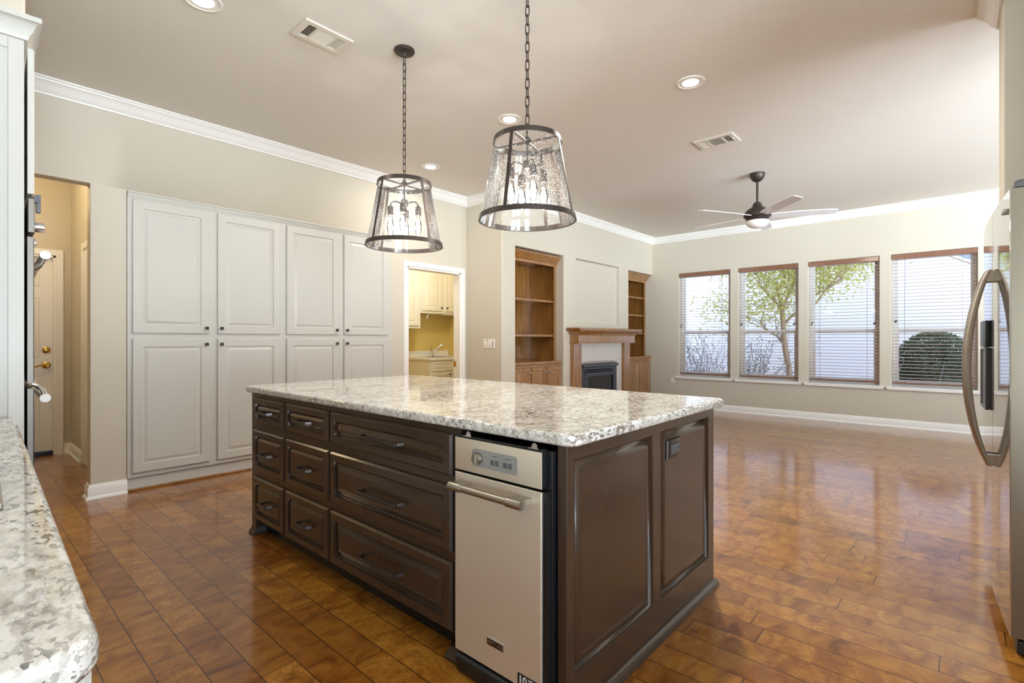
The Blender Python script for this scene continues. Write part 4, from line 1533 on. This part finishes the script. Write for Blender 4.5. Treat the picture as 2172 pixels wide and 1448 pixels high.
def leaf_cards(mb, c, size, rng):
    d = Vector((rng.gauss(0, 1), rng.gauss(0, 1), rng.gauss(0, 1))).normalized()
    e = d.orthogonal().normalized()
    e = (Matrix.Rotation(rng.random() * 6.28, 3, d) @ e)
    f = d.cross(e)
    c = Vector(c)
    mb.quad([mb.bm.verts.new(c - e * size), mb.bm.verts.new(c + f * size * .45), mb.bm.verts.new(c + e * size), mb.bm.verts.new(c - f * size * .45)])


def limb(mb, p, q, r0, r1, rng, n_=5, wob=.05):
    p, q = Vector(p), Vector(q)
    pts = [p.lerp(q, k / n_) + (Vector((rng.gauss(0, wob), rng.gauss(0, wob), rng.gauss(0, wob * .5))) if 0 < k < n_ else Vector()) for k in range(n_ + 1)]
    mb.tube(pts, [r0 + (r1 - r0) * k / n_ for k in range(n_ + 1)], 7)
    return pts


rng = random.Random(11)
tr = thing('garden_tree', 'pale-barked tree with yellow green leaves outside the middle windows', 'tree', (11.0, 2.48, -.06))
mb = MB()
limb(mb, (0, 0, 0), (0, .16, 1.76), .060, .048, rng, 5, .015)
tips = []
main = [((0, .15, 1.70), (.2, .22, 3.3), .055), ((0, .14, 1.55), (-.1, -.95, 2.55), .045), ((0, .14, 1.66), (.1, .75, 2.75), .045),
        ((0, .05, 1.00), (.0, .55, 1.62), .036), ((0, -.25, 1.75), (.1, -1.3, 3.0), .030), ((0, .16, 1.76), (-.2, -.35, 3.4), .045)]
for p, q, r_ in main:
    pts = limb(mb, p, q, r_ * .68, .011, rng, 6, .04)
    for k in range(2, 7):
        for s_ in range(2):
            q2 = pts[k] + Vector((rng.gauss(0, .35), rng.gauss(0, .42), rng.uniform(.1, .75)))
            pp = limb(mb, pts[k], q2, .010, .004, rng, 4, .04)
            tips.append(pp[-1]); tips.append(pp[-2]); tips.append(pp[2])
finish('trunk', mb, M_BARK, tr)
mb = MB()
for tpt in tips:
    if tpt.z < 1.75:
        continue
    for k in range(64):
        leaf_cards(mb, tpt + Vector((rng.gauss(0, .24), rng.gauss(0, .28), rng.gauss(0, .18))), rng.uniform(.024, .046), rng)
finish('foliage', mb, M_LEAFY, tr, smooth=False)

bs = thing('clipped_bush', 'dark green clipped round bush outside the right-hand window', 'bush', (10.5, .33, -.06))
mb = MB()
for k in range(9000):
    an = rng.random() * 2 * PI
    zz = rng.random() ** .8
    rad = (.56 if zz < .55 else .56 * math.sqrt(max(0, 1 - ((zz - .55) / .47) ** 2))) * (.9 + .1 * math.sin(an * 5 + zz * 9)) + rng.gauss(0, .015)
    rad *= math.sqrt(rng.uniform(.6, 1))
    leaf_cards(mb, (rad * math.cos(an), rad * math.sin(an), .10 + zz * 1.27), rng.uniform(.018, .036), rng)
prof_ = [(.02, .02)] + [(.43, .06), (.45, .35), (.44, .62), (.40, .82), (.32, 1.02), (.20, 1.16), (.05, 1.22)]
mb.lathe((0, 0, 0), prof_, 20)
finish('foliage', mb, M_LEAFD, bs, smooth=False)
mb = MB()
for k in range(7):
    limb(mb, (rng.gauss(0, .05), rng.gauss(0, .05), 0), (rng.gauss(0, .25), rng.gauss(0, .25), rng.uniform(.7, 1.1)), .02, .006, rng, 4, .03)
finish('stem', mb, M_TWIG, bs)
for lab, (sx, sy), sd, hgt in (('sparse grey-green shrub outside the window nearest the bookcase', (10.3, 3.95), 3, 1.5), ('sparse grey-green shrub beside the tree trunk', (10.2, 2.95), 5, 1.32)):
    rg = random.Random(sd)
    sh = thing('sparse_shrub', lab, 'shrub', (sx, sy, -.06), 0, group='sparse shrubs under the tree')
    mb = MB(); ml = MB()
    for k in range(34):
        q = (rg.gauss(0, .30), rg.gauss(0, .36), rg.uniform(.55, 1) * hgt)
        pts = limb(mb, (rg.gauss(0, .05), rg.gauss(0, .06), 0), q, .008, .003, rg, 5, .05)
        for p in pts[2:]:
            for m_ in range(6):
                leaf_cards(ml, p + Vector((rg.gauss(0, .08), rg.gauss(0, .08), rg.gauss(0, .06))), rg.uniform(.015, .032), rg)
    finish('stem', mb, M_TWIG, sh)
    finish('foliage', ml, M_LEAFG, sh, smooth=False)

# lamps of the two side rooms
lamp('hall_lamp', 'POINT', (.20, 6.0, 2.75), 21, (1, .77, .46), .12)
lamp('laundry_lamp', 'POINT', (4.45, 5.35, 2.70), 46, (1, .95, .86), .15)
